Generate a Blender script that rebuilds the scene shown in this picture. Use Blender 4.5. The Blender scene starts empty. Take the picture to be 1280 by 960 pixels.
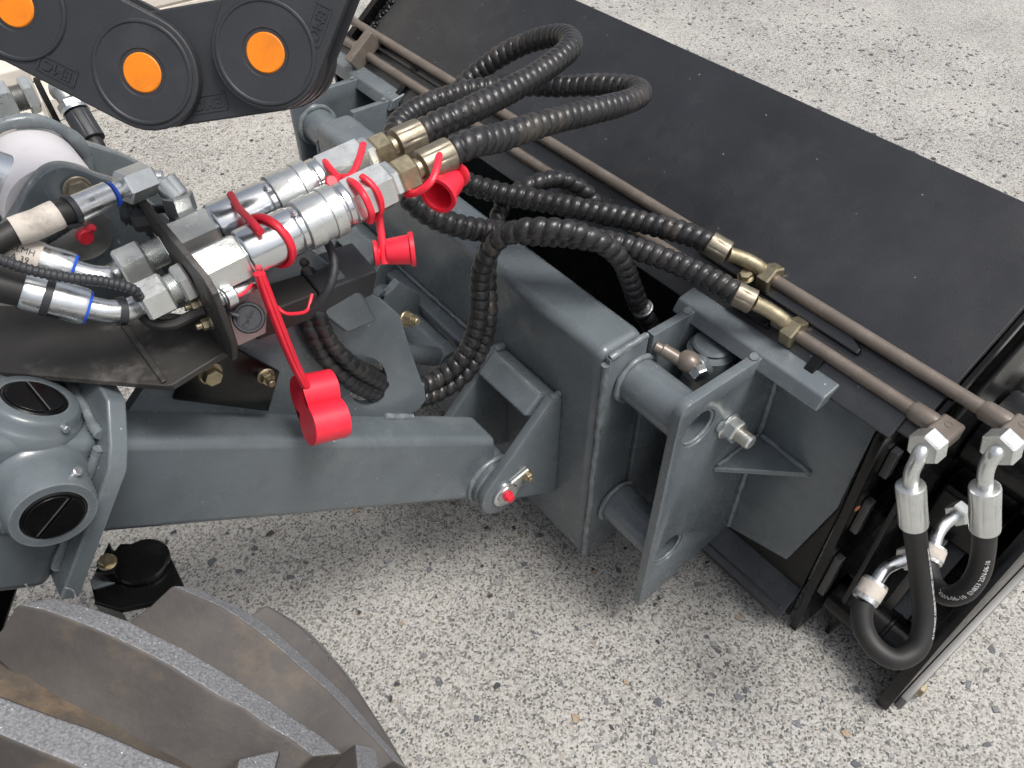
import bpy, bmesh, math, random
from mathutils import Vector as V, Matrix, noise
random.seed(7)
SC = bpy.context.scene
COL = SC.collection

# ------------------------------------------------------------------ camera
CAM_H, PITCH, YAW, FPX = 0.9, math.radians(45.5), math.radians(38.0), 1000.0
RIGHT = V((math.cos(YAW), -math.sin(YAW), 0)); HEAD = V((math.sin(YAW), math.cos(YAW), 0)); UP = V((0, 0, 1))
FWD = HEAD*math.cos(PITCH) - UP*math.sin(PITCH); DOWN = -HEAD*math.sin(PITCH) - UP*math.cos(PITCH)
CAM = V((0, 0, CAM_H))
cd = bpy.data.cameras.new('camera'); cam = bpy.data.objects.new('camera', cd); COL.objects.link(cam)
m = Matrix((RIGHT, -DOWN, -FWD)).transposed().to_4x4(); m.translation = CAM
cam.matrix_world = m
cd.sensor_width = 36; cd.lens = 36*FPX/1280; cd.clip_start = 0.02; cd.clip_end = 200
SC.camera = cam

# ------------------------------------------------------------------ world, sun, exposure (overcast day)
SUN_EL, SUN_AZ = math.radians(66), math.radians(-65)      # azimuth measured from +X to +Y
w = bpy.data.worlds.new('World'); SC.world = w; w.use_nodes = True
nt = w.node_tree; bg = nt.nodes['Background']
sky = nt.nodes.new('ShaderNodeTexSky'); sky.sky_type = 'NISHITA'; sky.sun_disc = False
sky.sun_elevation = SUN_EL; sky.sun_rotation = math.pi/2 - SUN_AZ
sky.air_density = 1.0; sky.dust_density = 6.0; sky.ozone_density = 1.0
hs = nt.nodes.new('ShaderNodeHueSaturation'); hs.inputs['Saturation'].default_value = 0.42
nt.links.new(sky.outputs[0], hs.inputs['Color']); nt.links.new(hs.outputs[0], bg.inputs['Color'])
bg.inputs['Strength'].default_value = 0.12
sl = bpy.data.lights.new('sun', 'SUN'); sl.energy = 1.7; sl.angle = math.radians(22); sl.color = (1, .97, .93)
sun = bpy.data.objects.new('sun', sl); COL.objects.link(sun)
sd = V((math.cos(SUN_EL)*math.cos(SUN_AZ), math.cos(SUN_EL)*math.sin(SUN_AZ), math.sin(SUN_EL)))
sun.rotation_euler = sd.to_track_quat('Z', 'Y').to_euler(); sun.location = (0, 0, 4)
SC.view_settings.view_transform = 'Standard'; SC.view_settings.look = 'None'
SC.view_settings.exposure = 0.37; SC.view_settings.gamma = 1.0
SC.view_settings.use_curve_mapping = False
SC.cycles.max_bounces = 6

# ------------------------------------------------------------------ measuring: a photo pixel and one known plane give a point
def at(px, py, x=None, y=None, z=None, d=None):
    r = FWD + RIGHT*((px-640)/FPX) + DOWN*((py-480)/FPX)
    if x is not None: t = (x-CAM.x)/r.x
    elif y is not None: t = (y-CAM.y)/r.y
    elif z is not None: t = (z-CAM.z)/r.z
    else: t = d
    return CAM + r*t

# ------------------------------------------------------------------ materials
MATS = {}
def mat(name, color, rough=.5, metal=0., bump=0., bscale=400., var=0., vscale=12., rvar=0., dirt=None, dirt_amt=.3, dirt_scale=9.,
        coat=0., spec=.5, stretch=None, speck=None, speck_scale=260., speck_amt=.02, wear=None, scratch=0.):
    m = bpy.data.materials.new(name); m.use_nodes = True; n = m.node_tree.nodes; L = m.node_tree.links
    b = n['Principled BSDF']; b.inputs['Roughness'].default_value = rough; b.inputs['Metallic'].default_value = metal
    b.inputs['Coat Weight'].default_value = coat; b.inputs['Coat Roughness'].default_value = .15
    b.inputs['Specular IOR Level'].default_value = spec
    tc = n.new('ShaderNodeNewGeometry'); mp = n.new('ShaderNodeMapping'); L.new(tc.outputs['Position'], mp.inputs['Vector'])
    if stretch: mp.inputs['Scale'].default_value = stretch
    def nz(sc, det=4, rough_=.6):
        t = n.new('ShaderNodeTexNoise'); t.inputs['Scale'].default_value = sc; t.inputs['Detail'].default_value = det
        t.inputs['Roughness'].default_value = rough_; L.new(mp.outputs[0], t.inputs['Vector']); return t
    def ramp(src, a, c):
        r = n.new('ShaderNodeMapRange'); r.inputs['From Min'].default_value = a; r.inputs['From Max'].default_value = c
        L.new(src, r.inputs['Value']); return r.outputs[0]
    colsock = None
    def mix(fac, a, c, mode='MIX'):
        x = n.new('ShaderNodeMix'); x.data_type = 'RGBA'; x.blend_type = mode
        for s, v in ((x.inputs[0], fac), (x.inputs[6], a), (x.inputs[7], c)):
            if hasattr(v, 'links'): L.new(v, s)
            elif isinstance(v, float): s.default_value = v
            else: s.default_value = (*v[:3], 1)
        return x.outputs[2]
    c = color
    if var:
        lo = tuple(max(0, k*(1-var)) for k in color); hi = tuple(k*(1+var) for k in color)
        c = mix(ramp(nz(vscale).outputs[0], .3, .7), lo, hi)
    if dirt:
        f = n.new('ShaderNodeMath'); f.operation = 'MULTIPLY'; f.inputs[1].default_value = dirt_amt
        L.new(ramp(nz(dirt_scale, 8, .72).outputs[0], .52, .72), f.inputs[0])
        c = mix(f.outputs[0], c, dirt)
    if speck:
        v = n.new('ShaderNodeTexVoronoi'); v.inputs['Scale'].default_value = speck_scale; L.new(mp.outputs[0], v.inputs['Vector'])
        lt = n.new('ShaderNodeMath'); lt.operation = 'LESS_THAN'; lt.inputs[1].default_value = .22; L.new(v.outputs['Distance'], lt.inputs[0])
        sp = n.new('ShaderNodeSeparateColor'); L.new(v.outputs['Color'], sp.inputs[0])
        l2 = n.new('ShaderNodeMath'); l2.operation = 'LESS_THAN'; l2.inputs[1].default_value = speck_amt; L.new(sp.outputs[0], l2.inputs[0])
        ml = n.new('ShaderNodeMath'); ml.operation = 'MULTIPLY'; L.new(lt.outputs[0], ml.inputs[0]); L.new(l2.outputs[0], ml.inputs[1])
        c = mix(ml.outputs[0], c, speck)
    if scratch:
        for k, (rot, scl) in enumerate((((.3, .5, .8), (900, 14, 14)), ((1.1, .2, 2.1), (1100, 18, 18)))):
            m2 = n.new('ShaderNodeMapping'); m2.inputs['Rotation'].default_value = rot; m2.inputs['Scale'].default_value = scl; L.new(tc.outputs['Position'], m2.inputs['Vector'])
            t2 = n.new('ShaderNodeTexNoise'); t2.inputs['Scale'].default_value = 1; t2.inputs['Detail'].default_value = 1; L.new(m2.outputs[0], t2.inputs['Vector'])
            a2 = n.new('ShaderNodeMath'); a2.operation = 'MULTIPLY'; L.new(ramp(t2.outputs[0], .72, .78), a2.inputs[0]); L.new(ramp(nz(5+k*3).outputs[0], .5, .68), a2.inputs[1])
            a3 = n.new('ShaderNodeMath'); a3.operation = 'MULTIPLY'; a3.inputs[1].default_value = scratch; L.new(a2.outputs[0], a3.inputs[0])
            c = mix(a3.outputs[0], c, tuple(min(1, q*2.4+.03) for q in color))
    if wear:
        bv = n.new('ShaderNodeBevel'); bv.samples = 3; bv.inputs['Radius'].default_value = .0022
        dp = n.new('ShaderNodeVectorMath'); dp.operation = 'DOT_PRODUCT'; L.new(bv.outputs[0], dp.inputs[0]); L.new(tc.outputs['Normal'], dp.inputs[1])
        e = ramp(dp.outputs['Value'], .985, .90)
        e2 = n.new('ShaderNodeMath'); e2.operation = 'MULTIPLY'; L.new(e, e2.inputs[0]); L.new(ramp(nz(45, 5).outputs[0], .36, .66), e2.inputs[1])
        c = mix(e2.outputs[0], c, wear)
    if hasattr(c, 'links'): L.new(c, b.inputs['Base Color'])
    else: b.inputs['Base Color'].default_value = (*c, 1)
    if rvar:
        r = n.new('ShaderNodeMapRange'); r.inputs['From Min'].default_value = .3; r.inputs['From Max'].default_value = .7
        r.inputs['To Min'].default_value = max(.03, rough-rvar); r.inputs['To Max'].default_value = min(1, rough+rvar)
        L.new(nz(vscale*2.3, 6).outputs[0], r.inputs['Value']); L.new(r.outputs[0], b.inputs['Roughness'])
    if bump:
        bp = n.new('ShaderNodeBump'); bp.inputs['Strength'].default_value = bump; bp.inputs['Distance'].default_value = .0006
        L.new(nz(bscale, 3).outputs[0], bp.inputs['Height']); L.new(bp.outputs[0], b.inputs['Normal'])
    MATS[name] = m; return m
GREY = (.118, .139, .152)
mat('grey_paint', GREY, .25, spec=.6, wear=(.27, .29, .29), scratch=.5, bump=.14, bscale=420, var=.12, vscale=16, rvar=.12, dirt=(.27, .285, .285), dirt_amt=.30, dirt_scale=13, speck=(.4, .42, .42), speck_amt=.012)
mat('grey_weld', (.155, .178, .188), .24, bump=.35, bscale=300, var=.15, vscale=60, dirt=(.45, .47, .48), dirt_amt=.35, dirt_scale=110)
mat('sky_sheen_grey', (.050, .053, .062), .30, bump=.2, bscale=500, var=.15, rvar=.1, scratch=.4, dirt=(.14, .14, .14), dirt_amt=.3, dirt_scale=12)  # blue-grey base paints in the sky's sheen on the lower cross bar
mat('black_paint', (.0165, .0172, .0195), .27, spec=.9, scratch=.25, bump=.35, bscale=900, var=.3, vscale=9, rvar=.09, dirt=(.12, .12, .122), dirt_amt=.17, dirt_scale=6, speck=(.30, .30, .30), speck_scale=300, speck_amt=.006)
mat('black_gloss', (.0035, .0036, .0040), .24, spec=.35, bump=.15, bscale=300, var=.3, rvar=.10, dirt=(.07, .068, .066), dirt_amt=.10, dirt_scale=25)
mat('black_plastic', (.030, .032, .037), .48, bump=.25, bscale=1500, var=.12, vscale=30, rvar=.06, dirt=(.09, .09, .09), dirt_amt=.12, dirt_scale=30)
mat('dusty_sheen_black', (.030, .028, .026), .55, bump=.3, bscale=500, var=.3, vscale=18, rvar=.1, dirt=(.22, .205, .19), dirt_amt=.85, dirt_scale=10)  # dust over black, its tone lifted to paint in the tray's reflected sheen
mat('rubber_guard', (.020, .020, .0215), .30, bump=.25, bscale=700, var=.2, vscale=40, rvar=.09, dirt=(.16, .13, .10), dirt_amt=.38, dirt_scale=26)
mat('rubber_hose', (.016, .0155, .015), .52, bump=.25, bscale=1300, var=.15, vscale=50, dirt=(.10, .09, .08), dirt_amt=.12, dirt_scale=30)
mat('tyre_rubber', (.066, .059, .055), .62, scratch=.35, bump=.6, bscale=200, var=.28, vscale=22, dirt=(.18, .125, .075), dirt_amt=.6, dirt_scale=17)
mat('tyre_groove', (.085, .070, .056), .75, bump=.8, bscale=260, var=.3, vscale=30, dirt=(.22, .155, .095), dirt_amt=.9, dirt_scale=22)
mat('tyre_top', (.19, .195, .205), .50, bump=1., bscale=650, var=.45, vscale=650, dirt=(.07, .065, .06), dirt_amt=.6, dirt_scale=330, speck=(.55, .56, .57), speck_scale=500, speck_amt=.10)
mat('zinc', (.74, .76, .77), .30, 1., bump=.10, bscale=350, var=.10, vscale=60, rvar=.10)
mat('zinc_dull', (.73, .75, .735), .32, .88, bump=.2, bscale=500, var=.08, vscale=50, rvar=.08)
mat('chrome', (.72, .74, .76), .22, 1., var=.06, vscale=40, rvar=.06)
mat('brass', (.40, .345, .235), .40, .9, bump=.2, bscale=500, var=.18, vscale=120, rvar=.12)
mat('dull_brass', (.30, .265, .205), .45, .8, bump=.2, bscale=500, var=.2, vscale=160, rvar=.1)
mat('pipe_paint', (.180, .152, .128), .36, .25, bump=.25, bscale=400, var=.12, vscale=30, rvar=.08, dirt=(.33, .30, .27), dirt_amt=.35, dirt_scale=60)
mat('red_plastic', (.80, .022, .050), .38, dirt=(.55, .10, .10), dirt_amt=.25, dirt_scale=40, var=.10, vscale=40, bump=.1, bscale=500)
mat('orange_plastic', (.86, .235, .006), .40, var=.10, vscale=60, bump=.2, bscale=500, scratch=.3, dirt=(.45, .13, .02), dirt_amt=.4, dirt_scale=50)
mat('blue_plastic', (.02, .10, .62), .4)
mat('white_paint', (.70, .68, .70), .45, bump=.3, bscale=300, var=.05, dirt=(.33, .21, .10), dirt_amt=.30, dirt_scale=25)
mat('label_tape', (.56, .51, .45), .6, bump=.8, bscale=160, var=.18, vscale=70, dirt=(.16, .13, .11), dirt_amt=.6, dirt_scale=60)
mat('cream', (.64, .60, .53), .6, bump=.3, bscale=200, var=.06, dirt=(.3, .27, .22), dirt_amt=.3)
mat('pink_metal', (.50, .36, .35), .42, .3, var=.08, vscale=40, dirt=(.35, .22, .2), dirt_amt=.4)
mat('print_white', (.75, .75, .75), .6)
mat('rust', (.30, .10, .05), .7, var=.3, vscale=200)
mat('reflect_shade_grey', (.20, .20, .195), .5, .2, bump=.4, bscale=150, var=.15)  # grey that paints in the cheek's ground reflection and the cover's shaded side
mat('bare_steel', (.42, .42, .41), .38, .9, var=.2, vscale=90, bump=.2)

# ground: exposed aggregate
def ground_material():
    m = bpy.data.materials.new('exposed_aggregate'); m.use_nodes = True; n = m.node_tree.nodes; L = m.node_tree.links
    b = n['Principled BSDF']; b.inputs['Roughness'].default_value = .8
    g = n.new('ShaderNodeNewGeometry')
    # wobble the lookup so the grains are not clean polygons
    wz = n.new('ShaderNodeTexNoise'); wz.inputs['Scale'].default_value = 520; wz.inputs['Detail'].default_value = 2; L.new(g.outputs['Position'], wz.inputs['Vector'])
    sc = n.new('ShaderNodeVectorMath'); sc.operation = 'SCALE'; sc.inputs['Scale'].default_value = .0022; L.new(wz.outputs['Color'], sc.inputs[0])
    ad = n.new('ShaderNodeVectorMath'); ad.operation = 'ADD'; L.new(g.outputs['Position'], ad.inputs[0]); L.new(sc.outputs[0], ad.inputs[1])
    def cells(scale, stops, rnd=1.):
        v = n.new('ShaderNodeTexVoronoi'); v.inputs['Scale'].default_value = scale; v.inputs['Randomness'].default_value = rnd; L.new(ad.outputs[0], v.inputs['Vector'])
        s = n.new('ShaderNodeSeparateColor'); L.new(v.outputs['Color'], s.inputs[0])
        r = n.new('ShaderNodeValToRGB'); r.color_ramp.interpolation = 'CONSTANT'
        while len(r.color_ramp.elements) < len(stops): r.color_ramp.elements.new(.5)
        for e, (p, c) in zip(r.color_ramp.elements, stops): e.position = p; e.color = (*c, 1)
        L.new(s.outputs[0], r.inputs[0]); return r.outputs[0], s.outputs[1], v
    fine, _, vf = cells(450, [(0, (.035, .036, .038)), (.10, (.15, .15, .147)), (.24, (.30, .292, .272)), (.42, (.405, .397, .372)), (.66, (.50, .495, .475)), (.96, (.36, .325, .275))])
    mid, sel, vm = cells(255, [(0, (.05, .052, .057)), (.16, (.17, .175, .18)), (.40, (.33, .325, .32)), (.60, (.52, .51, .49)), (.94, (.38, .33, .27))])
    gt = n.new('ShaderNodeMath'); gt.operation = 'GREATER_THAN'; gt.inputs[1].default_value = .80; L.new(sel, gt.inputs[0])
    lt = n.new('ShaderNodeMath'); lt.operation = 'LESS_THAN'; lt.inputs[1].default_value = .50; L.new(vm.outputs['Distance'], lt.inputs[0])
    ml = n.new('ShaderNodeMath'); ml.operation = 'MULTIPLY'; L.new(gt.outputs[0], ml.inputs[0]); L.new(lt.outputs[0], ml.inputs[1])
    x = n.new('ShaderNodeMix'); x.data_type = 'RGBA'; L.new(ml.outputs[0], x.inputs[0]); L.new(fine, x.inputs[6]); L.new(mid, x.inputs[7])
    # cement film and dirt over the stones, in broad patches
    big = n.new('ShaderNodeTexNoise'); big.inputs['Scale'].default_value = 2.1; big.inputs['Detail'].default_value = 7; big.inputs['Roughness'].default_value = .65; L.new(g.outputs['Position'], big.inputs['Vector'])
    mr = n.new('ShaderNodeMapRange'); mr.inputs['From Min'].default_value = .35; mr.inputs['From Max'].default_value = .7; mr.inputs['To Min'].default_value = .10; mr.inputs['To Max'].default_value = .44; L.new(big.outputs[0], mr.inputs['Value'])
    y = n.new('ShaderNodeMix'); y.data_type = 'RGBA'; L.new(mr.outputs[0], y.inputs[0]); L.new(x.outputs[2], y.inputs[6]); y.inputs[7].default_value = (.405, .39, .355, 1)
    st = n.new('ShaderNodeTexNoise'); st.inputs['Scale'].default_value = 4.3; st.inputs['Detail'].default_value = 8; st.inputs['Roughness'].default_value = .7; L.new(g.outputs['Position'], st.inputs['Vector'])
    sr = n.new('ShaderNodeMapRange'); sr.inputs['From Min'].default_value = .30; sr.inputs['From Max'].default_value = .62; sr.inputs['To Min'].default_value = .78; sr.inputs['To Max'].default_value = 1.04; L.new(st.outputs[0], sr.inputs['Value'])
    sm = n.new('ShaderNodeMix'); sm.data_type = 'RGBA'; sm.blend_type = 'MULTIPLY'; sm.inputs[0].default_value = 1; L.new(y.outputs[2], sm.inputs[6]); L.new(sr.outputs[0], sm.inputs[7])
    L.new(sm.outputs[2], b.inputs['Base Color'])
    bp = n.new('ShaderNodeBump'); bp.inputs['Strength'].default_value = .6; bp.inputs['Distance'].default_value = .0012; L.new(vf.outputs['Distance'], bp.inputs['Height']); bp.invert = True
    L.new(bp.outputs[0], b.inputs['Normal']); MATS['ground'] = m
ground_material()
def chip_material():
    m = bpy.data.materials.new('stone_chip'); m.use_nodes = True; n = m.node_tree.nodes; L = m.node_tree.links; b = n['Principled BSDF']; b.inputs['Roughness'].default_value = .7
    g = n.new('ShaderNodeNewGeometry'); r = n.new('ShaderNodeValToRGB'); r.color_ramp.interpolation = 'CONSTANT'
    for p, c in [(.15, (.10, .105, .115)), (.40, (.16, .165, .175)), (.65, (.25, .25, .255)), (.90, (.33, .25, .17))]:
        e = r.color_ramp.elements.new(p); e.color = (*c, 1)
    r.color_ramp.elements[0].color = (.045, .047, .052, 1)
    L.new(g.outputs['Random Per Island'], r.inputs[0])
    nz = n.new('ShaderNodeTexNoise'); nz.inputs['Scale'].default_value = 300; nz.inputs['Detail'].default_value = 5; L.new(g.outputs['Position'], nz.inputs['Vector'])
    x = n.new('ShaderNodeMix'); x.data_type = 'RGBA'; x.blend_type = 'OVERLAY'; x.inputs[0].default_value = .6; L.new(r.outputs[0], x.inputs[6]); L.new(nz.outputs[0], x.inputs[7])
    L.new(x.outputs[2], b.inputs['Base Color']); MATS['chip'] = m
chip_material()

# ------------------------------------------------------------------ mesh helpers (all in world coordinates)
def flatten(parts):
    vs, fs = [], []
    for v, f in parts:
        o = len(vs); vs += v; fs += [tuple(i+o for i in q) for q in f]
    return vs, fs
def obj(name, geo, material, parent=None, sharp=35, bevel=0., seg=2, label=None, kind=None):
    if isinstance(geo, list): geo = flatten(geo)
    if isinstance(geo, bpy.types.Mesh): me = geo
    else:
        me = bpy.data.meshes.new(name); me.from_pydata([tuple(v) for v in geo[0]], [], geo[1])
    bm = bmesh.new(); bm.from_mesh(me); bmesh.ops.recalc_face_normals(bm, faces=bm.faces)
    co = [v.co.copy() for v in bm.verts]
    c = V([(min(k[i] for k in co)+max(k[i] for k in co))/2 for i in range(3)])
    if parent is None: c.z = min(k.z for k in co)
    bmesh.ops.translate(bm, verts=bm.verts, vec=-c); bm.to_mesh(me); bm.free()
    me.shade_smooth(); me.set_sharp_from_angle(angle=math.radians(sharp))
    o = bpy.data.objects.new(name, me); COL.objects.link(o)
    if parent is not None:
        o.parent = parent; o.location = c - world_loc(parent)
    else: o.location = c
    me.materials.append(MATS[material])
    if bevel:
        b = o.modifiers.new('bevel', 'BEVEL'); b.width = bevel; b.segments = seg; b.limit_method = 'ANGLE'; b.angle_limit = math.radians(40); b.harden_normals = True
    if label: o['label'] = label
    if kind: o['kind'] = kind
    return o
def world_loc(o):
    p = V(o.location)
    while o.parent: o = o.parent; p += V(o.location)
    return p
def thing(name, label, cat, loc, group=None):
    o = bpy.data.objects.new(name, None); COL.objects.link(o); o.location = loc; o.empty_display_size = .02
    o['label'] = label; o['category'] = cat
    if group: o['group'] = group
    return o
def tag(o, label, cat, group=None):
    o['label'] = label; o['category'] = cat
    if group: o['group'] = group
    return o
def frame(d):
    d = V(d).normalized(); a = V((0, 0, 1)) if abs(d.z) < .9 else V((0, 1, 0))
    u = d.cross(a).normalized(); return d, u, d.cross(u).normalized()
def lathe(p, d, prof, n=28, twist=0., u0=None):
    d, u, v = frame(d); p = V(p)
    if u0 is not None: u = (V(u0) - d*V(u0).dot(d)).normalized(); v = d.cross(u)
    vs, fs = [], []
    for s, r in prof:
        for k in range(n):
            a = 2*math.pi*k/n + twist; vs.append(p + d*s + (u*math.cos(a)+v*math.sin(a))*max(r, 1e-5))
    for i in range(len(prof)-1):
        for k in range(n):
            fs.append((i*n+k, i*n+(k+1) % n, (i+1)*n+(k+1) % n, (i+1)*n+k))
    if prof[0] != prof[-1]:                               # a profile that closes on itself is a ring and needs no ends
        fs.append(tuple(range(n))); fs.append(tuple((len(prof)-1)*n+k for k in range(n)))
    return vs, fs
def rod(p, q, r, n=24, ch=.0):
    L = (V(q)-V(p)).length; c = ch or min(.001, r*.2)
    return lathe(p, V(q)-V(p), [(0, r-c), (c, r), (L-c, r), (L, r-c)], n)
def hexa(p, q, af, u0=None, twist=0.):
    L = (V(q)-V(p)).length; r = af/2/math.cos(math.pi/6); c = min(.0016, L*.2)
    return lathe(p, V(q)-V(p), [(0, r*.90), (c, r), (L-c, r), (L, r*.90)], 6, twist, u0)
def box(a, b):
    x0, y0, z0 = a; x1, y1, z1 = b
    vs = [V(k) for k in [(x0, y0, z0), (x1, y0, z0), (x1, y1, z0), (x0, y1, z0), (x0, y0, z1), (x1, y0, z1), (x1, y1, z1), (x0, y1, z1)]]
    return vs, [(0, 3, 2, 1), (4, 5, 6, 7), (0, 1, 5, 4), (1, 2, 6, 5), (2, 3, 7, 6), (3, 0, 4, 7)]
def obox(c, ax, ay, az, hx, hy, hz):
    c = V(c); ax, ay, az = V(ax).normalized()*hx, V(ay).normalized()*hy, V(az).normalized()*hz
    vs = [c+ax*i+ay*j+az*k for i, j, k in [(-1, -1, -1), (1, -1, -1), (1, 1, -1), (-1, 1, -1), (-1, -1, 1), (1, -1, 1), (1, 1, 1), (-1, 1, 1)]]
    return vs, [(0, 3, 2, 1), (4, 5, 6, 7), (0, 1, 5, 4), (1, 2, 6, 5), (2, 3, 7, 6), (3, 0, 4, 7)]
def prism(pts, off):
    n = len(pts); off = V(off); vs = [V(p) for p in pts]+[V(p)+off for p in pts]
    return vs, [tuple(range(n)), tuple(range(2*n-1, n-1, -1))]+[(i, (i+1) % n, n+(i+1) % n, n+i) for i in range(n)]
def smooth_path(pts, step=.002, closed=False):
    pts = [V(p) for p in pts]; out = []
    n = len(pts)
    for i in range(n if closed else n-1):
        if closed: a, b, c, d = pts[i-1], pts[i], pts[(i+1) % n], pts[(i+2) % n]
        else:
            b, c = pts[i], pts[i+1]; a = pts[i-1] if i else b+(b-c); d = pts[i+2] if i+2 < n else c+(c-b)
        # centripetal Catmull-Rom
        t0 = 0; t1 = t0+max(1e-6, (b-a).length**.5); t2 = t1+max(1e-6, (c-b).length**.5); t3 = t2+max(1e-6, (d-c).length**.5)
        k = max(2, int((c-b).length/step))
        for j in range(k):
            t = t1+(t2-t1)*j/k
            A1 = a*((t1-t)/(t1-t0))+b*((t-t0)/(t1-t0)); A2 = b*((t2-t)/(t2-t1))+c*((t-t1)/(t2-t1)); A3 = c*((t3-t)/(t3-t2))+d*((t-t2)/(t3-t2))
            B1 = A1*((t2-t)/(t2-t0))+A2*((t-t0)/(t2-t0)); B2 = A2*((t3-t)/(t3-t1))+A3*((t-t1)/(t3-t1))
            out.append(B1*((t2-t)/(t2-t1))+B2*((t-t1)/(t2-t1)))
    if not closed: out.append(pts[-1])
    # even spacing
    L = [0]
    for i in range(1, len(out)): L.append(L[-1]+(out[i]-out[i-1]).length)
    tot = L[-1]; k = max(2, int(tot/step)); res = []; j = 0
    for i in range(k+1):
        s = tot*i/k
        while j < len(L)-2 and L[j+1] < s: j += 1
        f = (s-L[j])/max(1e-9, L[j+1]-L[j]); res.append(out[j].lerp(out[j+1], min(1, f)))
    return res
def frames(path, u0=None):
    T = [(path[min(i+1, len(path)-1)]-path[max(i-1, 0)]).normalized() for i in range(len(path))]
    _, u, _ = frame(T[0])
    if u0 is not None: u = (V(u0)-T[0]*V(u0).dot(T[0])).normalized()
    U = []
    for t in T:
        u = (u - t*u.dot(t)).normalized(); U.append(u.copy())
    return T, U
def sweep(path, rad, n=16, sx=1., sy=1., u0=None, ready=False, step=.002, cap=True):
    if not ready: path = smooth_path(path, step)
    T, U = frames(path, u0); vs, fs = [], []; s = 0
    for i, p in enumerate(path):
        if i: s += (p-path[i-1]).length
        v = T[i].cross(U[i])
        for k in range(n):
            a = 2*math.pi*k/n; r = rad(s, a) if callable(rad) else rad
            vs.append(p+(U[i]*math.cos(a)*sx+v*math.sin(a)*sy)*r)
    for i in range(len(path)-1):
        for k in range(n): fs.append((i*n+k, i*n+(k+1) % n, (i+1)*n+(k+1) % n, (i+1)*n+k))
    if cap: fs += [tuple(range(n)), tuple((len(path)-1)*n+k for k in range(n))]
    return vs, fs
def guard(r, pitch, depth=.11, seed=0):
    """spiral hose guard: rounded turns with a crease between them"""
    rf = r if callable(r) else (lambda s: r)
    def f(s, a):
        t = (s/pitch + a/(2*math.pi)) % 1.0
        b = math.sqrt(max(0, 1-(2*t-1)**2))**.75
        wob = 1+.02*math.sin(s*47+seed)+.012*math.sin(s*131+a*2+seed)
        return rf(s)*wob*(1-depth+depth*b)
    return f
def plate(outline, th, axis, pos, holes=(), bevel=.0008):
    """a sheet cut to an outline (2D), with holes, extruded by th from pos along axis ('y': (x,z), 'x': (y,z), 'z': (x,y))"""
    cu = bpy.data.curves.new('tmp', 'CURVE'); cu.dimensions = '2D'; cu.fill_mode = 'BOTH'
    cu.extrude = th/2-bevel; cu.bevel_depth = bevel; cu.bevel_resolution = 1; cu.offset = -bevel
    for lp in [outline]+list(holes):
        sp = cu.splines.new('POLY'); sp.points.add(len(lp)-1); sp.use_cyclic_u = True
        for p, q in zip(sp.points, lp): p.co = (q[0], q[1], 0, 1)
    ob = bpy.data.objects.new('tmp', cu); COL.objects.link(ob); dg = bpy.context.evaluated_depsgraph_get(); dg.update()
    me = bpy.data.meshes.new_from_object(ob.evaluated_get(dg)); bpy.data.objects.remove(ob); bpy.data.curves.remove(cu)
    me.materials.clear(); mid = pos+th/2
    for v in me.vertices:
        a, b, c = v.co
        v.co = {'y': (a, mid+c, b), 'x': (mid+c, a, b), 'z': (a, b, mid+c)}[axis]
    bm = bmesh.new(); bm.from_mesh(me); bmesh.ops.remove_doubles(bm, verts=bm.verts, dist=1e-6); bm.to_mesh(me); bm.free()
    return me
def arc(cx, cy, r, a0, a1, n=12):
    return [(cx+r*math.cos(math.radians(a0+(a1-a0)*i/n)), cy+r*math.sin(math.radians(a0+(a1-a0)*i/n))) for i in range(n+1)]
def round2(pts, step=.002): return [(p.x, p.y) for p in smooth_path([V((a, b, 0)) for a, b in pts], step, True)][:-1]
def circle(cx, cy, r, n=28): return [(cx+r*math.cos(2*math.pi*i/n), cy+r*math.sin(2*math.pi*i/n)) for i in range(n)]
def weld(p, q, r=.0030, parent=None, seed=0, material='grey_weld', via=()):
    pts = [V(p), *[V(k) for k in via], V(q)]; rnd = random.Random(seed*31+5)
    path = smooth_path(pts, .0016); ph = rnd.random()*9
    path = [k+V(((noise.noise(k*90+V((ph, 0, 0))))*.0010, (noise.noise(k*90+V((0, ph, 0))))*.0010, (noise.noise(k*90+V((0, 0, ph))))*.0010)) for k in path]
    r *= .88
    f = lambda s, a: r*(1+.13*math.sin(s*2*math.pi/.0034+1.5*math.cos(a))+.30*noise.noise(V((s*70, ph, 0))))
    return obj('weld_bead', sweep(path, f, 10, ready=True), material, parent, sharp=60)
def ring_weld(c, d, R, r=.0035, parent=None, seed=0, n=40):
    d, u, v = frame(d); path = [V(c)+(u*math.cos(2*math.pi*i/n)+v*math.sin(2*math.pi*i/n))*R*(1+.02*noise.noise(V((i*.6, seed, 0)))) for i in range(n+1)]
    r *= .85
    f = lambda s, a: r*(1+.12*math.sin(s*2*math.pi/.0034)+.3*noise.noise(V((s*60, seed*3.3, 0))))
    return obj('weld_bead', sweep(path, f, 10, ready=True, cap=False), 'grey_weld', parent, sharp=60)
def bolt(c, d, af, h, material, parent, shank=0., name='bolt', washer=True):
    d = V(d).normalized(); c = V(c); g = [hexa(c, c+d*h, af)]
    if washer: g.append(rod(c-d*.0005, c+d*.0012, af*.72))
    if shank: g.append(rod(c+d*h, c+d*(h+shank), af*.30))
    return obj(name, g, material, parent, sharp=25)
def text_mesh(body, size, depth=.0003):
    cu = bpy.data.curves.new('tmp', 'FONT'); cu.body = body; cu.size = size; cu.extrude = depth/2; cu.align_x = 'CENTER'; cu.align_y = 'CENTER'; cu.resolution_u = 2
    ob = bpy.data.objects.new('tmp', cu); COL.objects.link(ob); dg = bpy.context.evaluated_depsgraph_get(); dg.update()
    me = bpy.data.meshes.new_from_object(ob.evaluated_get(dg)); bpy.data.objects.remove(ob); bpy.data.curves.remove(cu); me.materials.clear(); return me

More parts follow.
